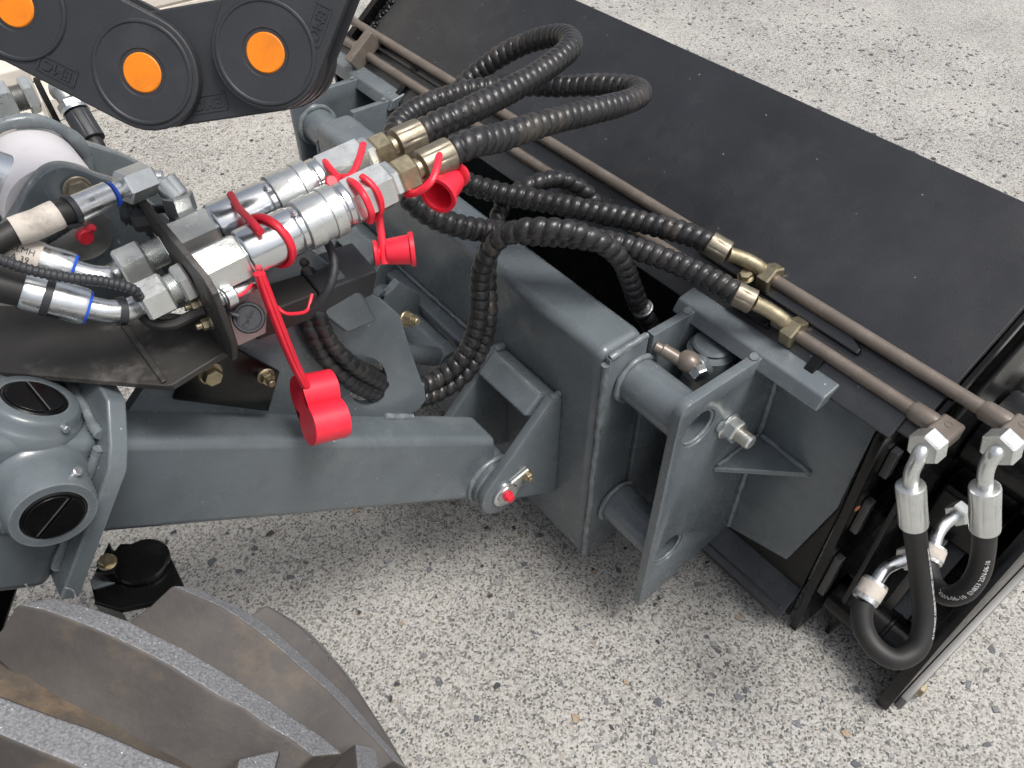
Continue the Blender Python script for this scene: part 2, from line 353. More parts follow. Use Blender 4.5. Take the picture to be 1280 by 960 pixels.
# ================================================================== GROUND
g = obj('ground', ([V((-30, -30, 0)), V((30, -30, 0)), V((30, 30, 0)), V((-30, 30, 0))], [(0, 1, 2, 3)]), 'ground'); g['kind'] = 'structure'
def chips():
    rnd = random.Random(3); vs, fs = [], []
    for i in range(15000):
        p = V((rnd.uniform(-.8, 2.3), rnd.uniform(-.7, 2.2), 0))
        r = .0018+.0066*rnd.random()**3; a0 = rnd.random()*6.28; k = rnd.choice((4, 5, 5, 6, 7)); el = rnd.uniform(.45, 1)
        h = rnd.uniform(.0006, .0018); o = len(vs); ring = []
        for j in range(k):
            a = 2*math.pi*(j+rnd.uniform(-.3, .3))/k; rr = r*rnd.uniform(.65, 1.15)
            x, y = rr*math.cos(a), rr*math.sin(a)*el
            ring.append((x*math.cos(a0)-y*math.sin(a0), x*math.sin(a0)+y*math.cos(a0)))
        for x, y in ring: vs.append(V((p.x+x, p.y+y, -.0006)))
        for x, y in ring: vs.append(V((p.x+x*.86, p.y+y*.86, h)))
        fs += [(o+j, o+(j+1) % k, o+k+(j+1) % k, o+k+j) for j in range(k)]+[tuple(o+k+j for j in range(k))]
    return vs, fs
obj('stone_chips', chips(), 'chip', g, sharp=20, kind='stuff')

# ================================================================== BLACK IMPLEMENT (sloped cover sheet, cheeks, drive end)
EL = math.radians(37.9); SU = V((math.cos(EL), 0, math.sin(EL))); SN = V((-math.sin(EL), 0, math.cos(EL)))
S0 = V((.527, 0, .394))                                   # rear lower edge of the sloped sheet
def sheet(u, y, h=0.): p = S0+SU*u+SN*h; return V((p.x, y, p.z))
imp = thing('hydraulic_attachment', 'wide black steel attachment with a sloped cover sheet resting on the pavement', 'attachment', (.62, .60, 0))
Y0, Y1 = .138, 1.075
def slab(u0, u1, y0, y1, h0, h1):
    return prism([sheet(u0, y0, h0), sheet(u1, y0, h0), sheet(u1, y1, h0), sheet(u0, y1, h0)], SN*(h1-h0))
ULIP = .217
obj('cover_sheet', slab(0, ULIP, Y0, Y1, -.005, 0), 'black_paint', imp, bevel=.0012)
# front side hangs from the lip
lip = sheet(ULIP, 0, -.003)
obj('front_panel', box((lip.x-.004, Y0, .10), (lip.x+.004, Y1, lip.z-.004)), 'black_paint', imp, bevel=.001)
obj('back_panel', box((.560, .172, .012), (.566, 1.12, .388)), 'black_gloss', imp, bevel=.001)
# cheeks: profile in x,z
ck = [(.556, .0), (.70, .0), (.84, .03), (.86, .12), (.80, .34), (.70, .515), (.690, .505), (.530, .382), (.527, .372)]
cheek = obj('side_cheek', plate(ck, .009, 'y', .155), 'black_gloss', imp)
obj('side_cheek', plate([(x+.028, z) for x, z in ck[:2]]+[(.85, .03), (.85, .12), (.80, .33), (.70, .46), (.565, .36)], .006, 'y', .128), 'black_gloss', imp)
obj('side_cheek', plate(ck, .009, 'y', 1.118), 'black_gloss', imp)
obj('side_cheek', plate([(.556, .004), (.60, 0), (.98, 0), (.98, .10), (.93, .22), (.80, .26), (.66, .255), (.575, .14), (.553, .03)], .013, 'y', .031), 'black_gloss', imp)
obj('side_cheek', plate([(.556, .004), (.60, 0), (.98, 0), (.98, .10), (.93, .22), (.80, .26), (.66, .255), (.575, .14), (.553, .03)], .013, 'y', 1.245), 'black_gloss', imp)
obj('reflection_strip', plate([(.572, .002), (.99, .002), (.99, .032), (.60, .032), (.575, .018)], .008, 'y', .022), 'reflect_shade_grey', imp, label='pale grey strip painting in the ground reflected on the cheek')  # pale strip added as the ground's reflection on the black cheek
bolt((.60, .022, .016), (0, -1, 0), .014, .006, 'brass', imp)
# stiffener flats between the two right cheek plates
for k, (z0, z1) in enumerate([(.10, .17), (.22, .27), (.31, .345)]):
    obj('spacer', box((.552, .146, z0), (.562, .1545, z1)), 'black_paint', imp, bevel=.001)
obj('cross_bar', box((.538, .176, .020), (.572, .60, .045)), 'black_paint', imp, bevel=.002)
obj('cross_bar', prism([V((.536, .172, .032)), V((.573, .172, .078)), V((.573, .52, .078)), V((.536, .52, .032))], V((-.003, 0, .004))), 'sky_sheen_grey', imp, bevel=.001)
obj('roller_shaft', [rod((.600, .044, .060), (.600, .150, .060), .026, 32, .003), rod((.600, .078, .060), (.600, .083, .060), .029, 32)], 'black_gloss', imp)
obj('end_floor', box((.640, .045, .016), (.95, .126, .022)), 'black_gloss', imp)
obj('end_wall', box((.86, .045, .022), (.868, .126, .26)), 'black_gloss', imp)
# drive motor in the right end
mo = obj('drive_motor', [rod((.70, .052, .30), (.70, .128, .30), .045, 36, .004), rod((.70, .046, .30), (.70, .056, .30), .052, 36, .002), rod((.70, .04, .30), (.70, .05, .30), .02)], 'black_gloss', imp)
obj('retaining_ring', lathe((.70, .0445, .30), (0, 1, 0), [(0, .048), (0, .0535), (.003, .0535), (.003, .048), (0, .048)], 36), 'zinc', imp)
obj('motor_bracket', plate([(.60, .06), (.72, .06), (.72, .20), (.63, .16)], .010, 'y', .09), 'black_paint', imp)
obj('brace', obox((.70, .085, .15), (.75, 0, .66), (0, 1, 0), (-.66, 0, .75), .11, .013, .008), 'black_paint', imp, bevel=.002)
obj('gearbox', box((.66, .06, .17), (.76, .127, .24)), 'black_gloss', imp, bevel=.008, seg=3)
# strip under the pipes, with the folded flap, torn edge and welds
obj('pipe_strip', slab(-.010, .030, .150, 1.10, .0005, .0045), 'black_paint', imp, bevel=.001)
obj('flap', prism([sheet(.040, .215, .001), sheet(.047, .228, .001), sheet(.047, .395, .001), sheet(.043, .405, .001), sheet(.036, .405, .001), sheet(.034, .215, .001)], SN*.0045), 'black_paint', imp, bevel=.002)
obj('flap', prism([sheet(.036, .86, .001), sheet(.041, .862, .001), sheet(.041, 1.07, .001), sheet(.036, 1.07, .001)], SN*.004), 'black_paint', imp, bevel=.001)
weld(sheet(.0395, .92, .004), sheet(.0395, .935, .004), .003, imp, 3, 'black_gloss')
def slag(y0, y1, u0, u1, n, seed, r=.0035):
    rnd = random.Random(seed); parts = []
    for i in range(n):
        t = rnd.random(); p = sheet(u0+(u1-u0)*rnd.random(), y0+(y1-y0)*t, .002)
        parts.append(lathe(p-SN*.002, SN+V((rnd.uniform(-.3, .3), rnd.uniform(-.3, .3), 0)), [(0, r*rnd.uniform(.8, 1.2)), (.002, r*.9), (.0035, r*.4)], 7, rnd.random()))
    return parts
obj('weld_slag', slag(1.062, 1.072, .045, .14, 46, 4, .004), 'black_gloss', imp, sharp=70, kind='stuff')
obj('weld_slag', slag(.84, 1.05, -.008, -.003, 60, 5, .0026), 'black_gloss', imp, sharp=70, kind='stuff')
obj('weld_slag', slag(.21, .42, -.008, -.003, 70, 6, .0026), 'black_gloss', imp, sharp=70, kind='stuff')
for y in (.238, .92, .555):
    obj('rib', obox(sheet(.012, y, .006), SU, (0, 1, 0), SN, .014, .005, .003), 'black_gloss', imp, bevel=.001)
obj('side_trim', prism([sheet(0, .131, -.008), sheet(ULIP, .131, -.008), sheet(ULIP, .131, .0025), sheet(0, .131, .0025)], V((0, .004, 0))), 'black_gloss', imp, bevel=.0006)
obj('side_trim', prism([sheet(.03, 1.078, -.008), sheet(ULIP, 1.078, -.008), sheet(ULIP, 1.078, .012), sheet(.03, 1.078, .012)], V((0, .006, 0))), 'black_gloss', imp, bevel=.0006)
obj('paint_chip', lathe(V((.5455, .1545, .262)), (-.2, -1, 0), [(0, .0042), (.0006, .0030)], 7), 'rust', imp, label='rusty chip in the black paint')

# ================================================================== STEEL PIPES on the cover
def pipe_thing(name, label, x, z, y0, y1):
    t = thing(name, label, 'pipe', (x, (y0+y1)/2, z-.006), 'hydraulic pipes along the cover')
    obj('tube', rod((x, y0, z), (x, y1, z), .0062, 20), 'pipe_paint', t)
    # right end: sleeve, square elbow
    obj('sleeve', lathe((x, y0+.024, z), (0, -1, 0), [(0, .0062), (.004, .0085), (.020, .0088), (.024, .008)], 20), 'pipe_paint', t)
    e = obj('elbow', [box((x-.018, y0-.018, z-.0085), (x+.010, y0+.002, z+.0085))], 'pipe_paint', t, bevel=.003, seg=3)
    obj('stamp_ring', lathe((x-.001, y0-.008, z+.0084), (0, 0, 1), [(0, .0026), (0, .0034), (.0005, .0034), (.0005, .0026), (0, .0026)], 16), 'pipe_paint', e)
    return t
PU, PL = (.562, .4315), (.538, .4125)
pipe_thing('hydraulic_pipe', 'upper brown-grey steel pipe running the length of the sloped black sheet', *PU, .088, 1.19)
pipe_thing('hydraulic_pipe', 'lower brown-grey steel pipe, nearest the grey hitch frame', *PL, .128, 1.19)
cb = thing('pipe_clamp', 'dark flat clamp bar with brass bolt across both pipes at their far end', 'clamp', sheet(.02, 1.03))
obj('bar', obox(sheet(.021, 1.028, .016), SU, (0, 1, 0), SN, .026, .0085, .012), 'pipe_paint', cb, bevel=.0015)
bolt(V((.530, 1.036, .424)), (-.55, -.25, .8), .011, .005, 'brass', cb)
cb = thing('pipe_clamp', 'black clamp block with brass bolt between the two hose ends', 'clamp', sheet(.02, .31))
obj('block', obox(sheet(.020, .315, .008), SU, (0, 1, 0), SN, .011, .022, .006), 'black_gloss', cb, bevel=.002)
bolt(at(932, 346, z=.432), (-.3, -.1, .9), .011, .006, 'brass', cb)
obj('stud', rod(at(955, 362, z=.412), at(960, 352, z=.425), .005), 'black_gloss', cb)

# ================================================================== GREY HITCH FRAME
hf = thing('hitch_frame', 'grey painted steel hitch frame with box beam and bracket plates behind the black attachment', 'hitch', (.45, .64, .06))
BX0, BX1, BZ0, BZ1 = .393, .449, .062, .396
obj('box_beam', box((BX0, .368, BZ0), (BX1, .925, BZ1)), 'grey_paint', hf, bevel=.011, seg=4)
obj('end_cap', plate([(.397, .066), (.446, .066), (.446, .392), (.397, .392)], .006, 'y', .3615), 'grey_paint', hf)
for (ex, z0, z1) in ((.3955, .07, .385), ):
    weld((ex, .365, z0), (ex, .365, z1), .0042, hf, 1)
weld((.399, .3645, .392), (.446, .3645, .394), .004, hf, 2)
weld((.3950, .9235, .07), (.3950, .9235, .372), .0036, hf, 3)
T1, T2 = (.433, .349), (.433, .150)
PT = .395
def slot(c, r): return circle(c[0], c[1], r, 28)
# plates on both sides
def bracket_plate(y, outer, th=.010):
    out = [(.401, .062), (.405, .060), (.545, .094), (.545, .382), (.520, .395), (.418, PT)]+arc(.414, .382, .0135, 95, 170, 5)
    return obj('bracket_plate', plate(out, th, 'y', y, holes=[slot(T1, .0215), slot(T2, .0215)] if outer else ()), 'grey_paint', hf)
bracket_plate(.276, True); bracket_plate(1.002, True)
def inner_plate(y):
    return obj('bracket_plate', plate([(.4495, .068), (.545, .094), (.545, .385), (.525, .395), (.4495, .3955)], .009, 'y', y), 'grey_paint', hf)
inner_plate(.3585); inner_plate(.918)
for (ya, yb) in ((.2805, .3610), (.9265, 1.006)):
    for k, (x, z) in enumerate((T1, T2)):
        obj('cross_tube', lathe((x, ya, z), (0, 1, 0), [(0, .0195), (0, .0240), (yb-ya, .0240), (yb-ya, .0195), (.013, .0195), (.013, .0005), (.011, .0005), (.011, .0195), (0, .0195)], 36), 'grey_paint', hf, sharp=50)
        yi = yb if ya < .5 else ya
        ring_weld((x, yi-.0025 if ya < .5 else yi+.0025, z), (0, 1, 0), .0255, .0036, hf, 5+k)
        if ya > .5: ring_weld((x, yb-.004, z), (0, 1, 0), .0262, .0045, hf, 9+k)
ring_weld((T1[0], .2795, T1[1]), (0, 1, 0), .0200, .0022, hf, 12)
ring_weld((T2[0], .2795, T2[1]), (0, 1, 0), .0200, .0022, hf, 13)
# wings against the attachment, gussets, top flats
def wing(s):
    f = (lambda y: y) if s > 0 else (lambda y: 1.285-y)
    o = [(f(.2755), .094), (f(.196), .120), (f(.171), .245), (f(.171), .372), (f(.2755), .372)]
    return obj('wing_plate', plate(o, .008, 'x', .5445), 'grey_paint', hf)
wing(1); wing(-1)
weld((.5425, .2745, .10), (.5425, .2745, .375), .0036, hf, 20); weld((.5425, 1.013, .10), (.5425, 1.013, .375), .0036, hf, 21)
obj('gusset', prism([V((.476, .2755, .252)), V((.5440, .2755, .257)), V((.5440, .208, .257))], V((0, 0, .007))), 'grey_paint', hf, bevel=.0012)
weld((.5425, .270, .267), (.5425, .208, .264), .0036, hf, 22); weld((.480, .274, .261), (.540, .274, .266), .0024, hf, 23)
for (ya, yb, sd) in ((.209, .383, 1), (.912, 1.092, 2)):
    obj('top_flat', prism([V((.500, ya, .383)), V((.507, ya, .397)), V((.528, ya, .401)), V((.534, ya, .386))], V((0, yb-ya, 0))), 'grey_paint', hf, bevel=.002)
for y in (.281, .363, .9225, 1.007):
    weld((.503, y, .392), (.500, y, .398), .004, hf, int(y*100))
# bolt through the right plate
sb = obj('stud_bolt', [hexa((.481, .2755, .320), (.481, .2625, .320), .022), rod((.481, .263, .320), (.481, .247, .320), .0075, 20, .0015), rod((.481, .276, .320), (.481, .2735, .320), .015)], 'zinc_dull', hf, sharp=25)
obj('thread_end', [lathe((.481, .2625, .320), (0, -1, 0), [q for k in range(8) for q in ((k*.0018, .0078), (k*.0018+.0009, .0071))]+[(.0148, .006)], 18)], 'dull_brass', sb, sharp=60)
obj('paint_run', rod((.466, .2762, .330), (.466, .2735, .330), .0065), 'grey_weld', hf)
# swivel union between the right plates
sw = obj('swivel_body', [rod((.505, .33, .30), (.505, .33, .372), .024, 32, .004), rod((.505, .33, .372), (.505, .33, .377), .020, 32, .002), rod((.505, .328, .352), (.470, .322, .368), .0125, 24)], 'grey_paint', hf)
obj('banjo', [lathe((.468, .338, .374), (0, -1, 0), [(0, .005), (.003, .0092), (.008, .0108), (.013, .0108), (.018, .0092), (.021, .006)], 24), rod((.466, .33, .372), (.456, .352, .380), .0065), rod((.458, .347, .378), (.452, .358, .382), .0048)], 'pipe_paint', sw)
obj('banjo_nut', hexa((.468, .318, .372), (.466, .308, .371), .015), 'zinc', sw, sharp=25)
# clevis for the loader arm (right) and its twin behind the hoses
LX, LZ, LR = .3165, .1985, .0300
def clevis(y):
    tang = [(.384, .300), (.393, .297), (.393, .145), (.384, .146)]
    a = arc(LX, LZ, LR, 140, 305, 16)
    return obj('clevis_plate', plate([(.378, .304), (.387, .304), (.3925, .298), (.3925, .140), (.383, .142)]+a[::-1][0:0]+list(reversed(a)), .010, 'y', y, bevel=.0014), 'grey_paint', hf)
for y in (.418, .512, .735, .829): clevis(y)
for y in (.423, .517): weld((.3925, y, .142), (.3925, y, .298), .0038, hf, int(y*77))
for ya in (.4285, .7455):
    obj('clevis_web', prism([V((.350, ya, .288)), V((.372, ya, .307)), V((.3925, ya, .300)), V((.3925, ya, .27)), V((.372, ya, .27))], V((0, .083, 0))), 'grey_paint', hf, bevel=.004)
    weld((.374, ya+.001, .304), (.374, ya+.082, .304), .0030, hf, 40)
weld((.378, .421, .304), (.3915, .423, .301), .0042, hf, 41); weld((.378, .515, .304), (.3915, .517, .301), .0045, hf, 42)
# lower ledge on the beam's rear face with a tube (tilt stop)
obj('ledge', box((.372, .53, .262), (.3925, .90, .276)), 'grey_paint', hf, bevel=.003)
weld((.391, .535, .279), (.391, .895, .279), .0028, hf, 43)
obj('stop_tube', rod((.360, .54, .245), (.360, .90, .245), .019, 28, .003), 'grey_paint', hf)
obj('stop_lug', plate([(.335, .225), (.375, .225), (.375, .268), (.360, .276), (.335, .262)], .012, 'y', .553), 'grey_paint', hf, bevel=.0015)
obj('stop_lug', plate([(.300, .225), (.375, .225), (.375, .29), (.350, .32), (.320, .30)], .012, 'y', .66), 'grey_paint', hf, bevel=.0015)

# pin of the arm joint
pn = thing('arm_pin', 'zinc washer and red grease cap on the pin joining arm to hitch', 'pin', (LX, .418, LZ-.02))
obj('washer', lathe((LX, .4178, LZ), (0, -1, 0), [(0, .0165), (.003, .0165), (.004, .0135), (.0055, .0130), (.0055, .0075)], 32), 'zinc', pn)
obj('keeper_plate', plate([(LX-.004, LZ+.012), (LX+.030, LZ+.020), (LX+.034, LZ+.010), (LX+.008, LZ-.012)], .0035, 'y', .4142), 'zinc_dull', pn)
obj('grease_cap', [rod((LX, .4125, LZ), (LX, .4055, LZ), .0048, 8), rod((LX, .4127, LZ), (LX, .4100, LZ), .0062, 12)], 'red_plastic', pn)
bolt((LX+.027, .4140, LZ+.0135), (0, -1, 0), .0095, .006, 'brass', pn, .003)

# ================================================================== LOADER ARM
AX = V((.8141, 0, -.5807)); AU = V((.5807, 0, .8141)); A0 = V((.013, 0, .472))
def arm(s, y, u): p = A0+AX*s+AU*u; return V((p.x, y, p.z))
def abox(s0, s1, y0, y1, u0, u1):
    vs = [arm(s, y, u) for s, y, u in [(s0, y0, u0), (s1, y0, u0), (s1, y1, u0), (s0, y1, u0), (s0, y0, u1), (s1, y0, u1), (s1, y1, u1), (s0, y1, u1)]]
    return vs, [(0, 3, 2, 1), (4, 5, 6, 7), (0, 1, 5, 4), (1, 2, 6, 5), (2, 3, 7, 6), (3, 0, 4, 7)]
def on_u(px, py, u):
    r = FWD+RIGHT*((px-640)/FPX)+DOWN*((py-480)/FPX); p0 = A0+AU*u; return CAM+r*((p0-CAM).dot(AU)/r.dot(AU))
def on_s(px, py, s):
    r = FWD+RIGHT*((px-640)/FPX)+DOWN*((py-480)/FPX); p0 = A0+AX*s; return CAM+r*((p0-CAM).dot(AX)/r.dot(AX))
la = thing('loader_arm', 'grey square-tube loader arm reaching down to the hitch pin', 'loader arm', arm(.2, .465, -.077))
tube = [(-.024, -.077), (.385, -.077), (.404, -.062), (.408, -.036), (.378, .008), (-.024, .008)]
obj('arm_tube', prism([arm(s, .441, u) for s, u in tube], V((0, .047, 0))), 'grey_paint', la, bevel=.0085, seg=4)
obj('arm_boss', [rod((LX, .4295, LZ), (LX, .5105, LZ), .0300, 40, .002), ], 'grey_paint', la)
ring_weld((LX, .4405, LZ), (0, 1, 0), .0310, .0040, la, 31)
obj('pivot_pin', rod((LX, .405+.0095, LZ), (LX, .530, LZ), .011, 20), 'zinc', la)
# hub at the upper end
hub = obj('hub_block', abox(-.26, -.032, .424, .58, -.108, .022), 'grey_paint', la, bevel=.010, seg=4)
fl = [(.405, -.099), (.405, .012), (.414, .026), (.436, .046), (.60, .046), (.60, -.099)]
obj('flange_plate', prism([arm(-.0335, y, u) for y, u in fl], AX*.0125), 'grey_paint', la, bevel=.002)
weld(arm(-.019, .439, -.070), arm(-.019, .439, .004), .0028, la, 51); weld(arm(-.019, .442, .010), arm(-.019, .486, .010), .003, la, 52)
weld(arm(-.035, .4225, -.085), arm(-.035, .4225, .018), .0038, la, 53); weld(arm(-.035, .427, .0235), arm(-.035, .57, .0235), .004, la, 54)
def pin_boss(c, d, r, h, seed, slot_dir):
    c = V(c); d = V(d).normalized()
    b = obj('pin_boss', lathe(c-d*.012, d, [(0, r*1.16), (.0115, r*1.16), (.0130, r*1.10), (.0155, r*1.05), (.019, r*1.02), (.012+h*.8, r), (.012+h, r*.93), (.012+h, r*.72), (.012+h-.006, r*.72)], 48), 'grey_paint', la, sharp=50)
    s = V(slot_dir); s = (s-d*s.dot(d)).normalized(); t = d.cross(s)
    top = c+d*(h-.0005)
    obj('pin_cap', [lathe(c+d*(h-.008), d, [(0, r*.71), (.0075, r*.71), (.0085, r*.66)], 40)], 'black_gloss', b)
    for k in (-1, 1):
        obj('cap_half', prism([top+s*x+t*(k*y) for x, y in [(-r*.60, .0012)]+[(math.cos(math.radians(a))*r*.62, math.sin(math.radians(a))*r*.62) for a in range(172, 7, -11)]+[(r*.60, .0012)]], d*.0022), 'black_gloss', b, bevel=.0005)
    obj('slot_edge', prism([top+s*(-r*.58)+t*.0013+d*.0023, top+s*(r*.58)+t*.0013+d*.0023, top+s*(r*.58)+t*.0021+d*.0023, top+s*(-r*.58)+t*.0021+d*.0023], d*.0003), 'bare_steel', b)
    return b
hb = pin_boss((arm(-.062, .4235, -.012)), (0, -1, 0), .0262, .030, 55, (.8, 0, .55))
obj('grease_nipple', rod(arm(-.055, .402, .0135), arm(-.054, .400, .0175), .003, 12), 'zinc', hb)
vb = pin_boss(arm(-.068, .453, .0225), AU, .0265, .011, 56, (.35, -1, .2))
obj('grease_nipple', rod(arm(-.058, .4295, .029), arm(-.056, .4250, .0295), .0026, 12), 'zinc', vb)
for k in range(7):
    rr = random.Random(k+60); p = arm(-.02-.13*rr.random(), .4225, -.07+.085*rr.random())
    obj('paint_run', lathe(p+V((0, .002, 0)), (0, -1, 0), [(0, .006*rr.uniform(.5, 1.2)), (.0025, .004), (.0030, .001)], 9, rr.random()), 'grey_weld', la)
obj('chassis_beam', abox(-.30, -.03, .47, .62, -.21, -.1085), 'black_gloss', la, bevel=.004)
# link plate welded to the arm top, with the hose hole
lp_px = [(522, 514), (533, 500), (531, 487), (513, 437), (500, 394), (479, 376), (440, 352), (395, 318), (352, 292), (318, 300), (286, 340), (240, 400), (190, 470), (150, 530), (345, 532), (480, 530)]
lp = [(at(x, y, y=.478).x, at(x, y, y=.478).z) for x, y in lp_px]
hc_ = at(463, 476, y=.478); H1C = (hc_.x, hc_.z)
link = obj('link_plate', plate(lp, .0095, 'y', .478, holes=[[(at(459+25*math.cos(k*.2618), 477+30*math.sin(k*.2618), y=.478).x, at(459+25*math.cos(k*.2618), 477+30*math.sin(k*.2618), y=.478).z) for k in range(24)]], bevel=.0012), 'grey_paint', la)
a_ = at(345, 514, y=.478); weld(arm(.245, .4775, .009), arm(.283, .4775, .009), .0042, la, 57)
obj('stiffener', prism([at(410, 322, y=.475), at(447, 362, y=.475), at(463, 392, y=.475), at(425, 408, y=.475), at(395, 385, y=.475)], V((0, -.012, 0))), 'grey_paint', la, bevel=.003)
weld(at(425, 404, y=.466), at(463, 391, y=.466), .0035, la, 59)
bolt(at(508, 399, y=.50), (.25, -.9, .3), .011, .010, 'brass', la, .006)
obj('tilt_rod', [rod((.255, .575, .330), (.352, .575, .262), .011, 24), rod((.12, .575, .42), (.26, .575, .326), .019, 28, .003), lathe((.352, .563, .262), (0, 1, 0), [(0, .017), (.024, .017)], 28)], 'grey_paint', la)
# black backing plate with two bolts between tray and arm
bp_px = [(215, 496), (333, 511), (347, 462), (291, 432), (240, 440)]
bpl = obj('mount_plate', plate([(at(x, y, y=.470).x, at(x, y, y=.470).z) for x, y in bp_px], .005, 'y', .466), 'black_gloss', la)
bolt(at(263, 467, y=.466), (0, -1, 0), .013, .007, 'brass', la)
bolt(at(332, 470, y=.466), (0, -1, 0), .010, .006, 'brass', la, .006)
# foot bracket under the hub
fb = obj('foot_bracket', prism([at(112, 725, z=.352), at(150, 679, z=.352), at(205, 679, z=.352), at(230, 732, z=.352), at(222, 747, z=.352), at(150, 762, z=.352), at(118, 752, z=.352)], V((0, 0, -.006))), 'black_gloss', la, bevel=.0012)
obj('bracket_lip', prism([at(222, 747, z=.350), at(230, 732, z=.350), at(228, 731, z=.350), at(219, 747, z=.350)], V((0, 0, -.03))), 'black_gloss', fb)
obj('bracket_lip', prism([at(118, 752, z=.350), at(150, 762, z=.350), at(150, 765, z=.350), at(118, 755, z=.350)], V((0, 0, -.02))), 'black_gloss', fb)
pc = at(179, 704, z=.3535); obj('pad', lathe(pc, (0, 0, 1), [(0, .0208), (.003, .0208), (.0045, .0195), (.0052, .004)], 40), 'black_gloss', fb)
ck_ = obj('corner_plate', prism([at(118, 715, z=.368), at(136, 677, z=.368), at(147, 706, z=.368), at(142, 717, z=.368)], V((0, 0, -.014))), 'black_gloss', la, bevel=.001)
obj('corner_plate', prism([at(112, 728, z=.354), at(118, 715, z=.354), at(147, 712, z=.354), at(143, 728, z=.354), at(116, 736, z=.354)], V((0, 0, -.006))), 'grey_paint', la, bevel=.0012)
bolt(at(134, 703, z=.369), (.1, -.1, 1), .010, .005, 'brass', la)

# ------------------------------------------------------------------ boom bracket with the white cylinder eye (left)
bb = thing('boom_bracket', 'grey pair of rounded lug plates holding the white cylinder eye at the left edge', 'bracket', (.05, .60, .50))
n_px = [(17, 272), (37, 238), (56, 216), (75, 209), (100, 212), (125, 222), (150, 230), (190, 255), (235, 300), (260, 340), (240, 380), (120, 390), (-30, 360), (-20, 320)]
obj('lug_plate', plate(round2([(at(x, y, y=.570).x, at(x, y, y=.570).z) for x, y in n_px]), .012, 'y', .570, bevel=.0015), 'grey_paint', bb)
f_px = [(-10, 225), (7, 190), (25, 169), (44, 162), (87, 174), (160, 198), (200, 222), (230, 270), (200, 300), (-30, 290)]
obj('lug_plate', plate(round2([(at(x, y, y=.660).x, at(x, y, y=.660).z) for x, y in f_px]), .012, 'y', .660, bevel=.0015), 'grey_paint', bb)
ec = at(66, 252, y=.60)
obj('cylinder_eye', [lathe((ec.x, .584, ec.z), (0, 1, 0), [(0, .034), (.001, .0345), (.066, .0345), (.067, .034)], 44)], 'white_paint', bb)
e1, e2 = at(38, 232, y=.615), at(8, 228, y=.615)
rodp = obj('cylinder_rod', [rod(e1, e2, .017, 28)], 'white_paint', bb)
obj('rod_seal', [rod(at(16, 229, y=.615), at(-40, 214, y=.615), .0195, 28)], 'chrome', bb)
ring_weld((ec.x, .652, ec.z), (0, 1, 0), .040, .006, bb, 71)
pp = at(101, 290, y=.5695)
obj('pin_washer', [lathe(pp, (0, -1, 0), [(-.001, .0215), (.003, .0215), (.004, .019), (.005, .012), (.006, .0095)], 36)], 'bare_steel', bb)
obj('grease_cap', [rod(pp+V((0, -.006, 0)), pp+V((.001, -.012, .001)), .0056, 9), rod(pp+V((.003, -.008, .003)), pp+V((.008, -.011, .007)), .003, 8)], 'red_plastic', bb)
bolt(at(98, 238, y=.566), (0, -1, .2), .014, .006, 'dull_brass', bb)

# ------------------------------------------------------------------ hose tray with bulkhead
tr = thing('hose_tray', 'dusty black folded steel tray with painted-in sheen carrying the hydraulic bulkhead above the arm', 'tray', (.03, .45, .52))
tz = .536
obj('tray_floor', prism([at(x, y, z=tz) for x, y in [(-60, 459), (-8, 464), (208, 482), (216, 481), (288, 436), (287, 424), (262, 395), (150, 385), (-60, 380)]], V((0, 0, -.005))), 'dusty_sheen_black', tr, bevel=.0012)
cr = [at(151, 408, z=tz+.0006), at(160, 405, z=tz+.0006), at(209, 476, z=tz+.0006), at(203, 480, z=tz+.0006)]
obj('fold_ridge', prism(cr, V((0, 0, .0016))), 'dusty_sheen_black', tr, bevel=.0007)
XB = .088
obj('bulkhead_plate', plate([(.398, .560), (.402, .551), (.410, .5375), (.530, .5375), (.530, .605), (.412, .605), (.402, .598)], .0042, 'x', XB), 'dusty_sheen_black', tr)
bolt(at(250, 379, x=XB), (-1, 0, .1), .007, .006, 'brass', tr, .004)
bolt(at(264, 403, x=XB), (-1, 0, .1), .007, .006, 'brass', tr, .004)
sp_ = obj('side_plate', prism([at(282, 383, y=.440), at(336, 352, y=.440), at(332, 416, y=.440), at(298, 432, y=.440)], V((0, .003, 0))), 'pink_metal', tr, label='bare pinkish metal plate beside the bulkhead')

# round black dust cap hanging beside the bulkhead
dc = thing('rubber_plug', 'round black rubber dust cap hanging on a strap beside the bulkhead', 'plug', at(310, 397, y=.43))
cN = (CAM-at(310, 397, y=.43)).normalized(); cC = at(311, 397, y=.432)
obj('disc', lathe(cC-cN*.004, cN, [(0, .0105), (.006, .0108), (.0075, .0100), (.0075, .0085), (.0062, .0080), (.0062, .001)], 36), 'black_plastic', dc)
obj('strap', sweep([at(283, 388, y=.436), at(290, 391, y=.433), at(298, 394, y=.431)], .0022, 10, sy=.6), 'black_plastic', dc)
tm = text_mesh('Parker', .0050, .0006); ux = (RIGHT*.45+DOWN*-.9).normalized(); ux = (ux-cN*ux.dot(cN)).normalized(); uy = cN.cross(ux)
for v in tm.vertices: a, b, c = v.co; v.co = cC+cN*(.0026+c)+ux*a+uy*b
obj('lettering', tm, 'black_plastic', dc, label='faint raised lettering on the cap')

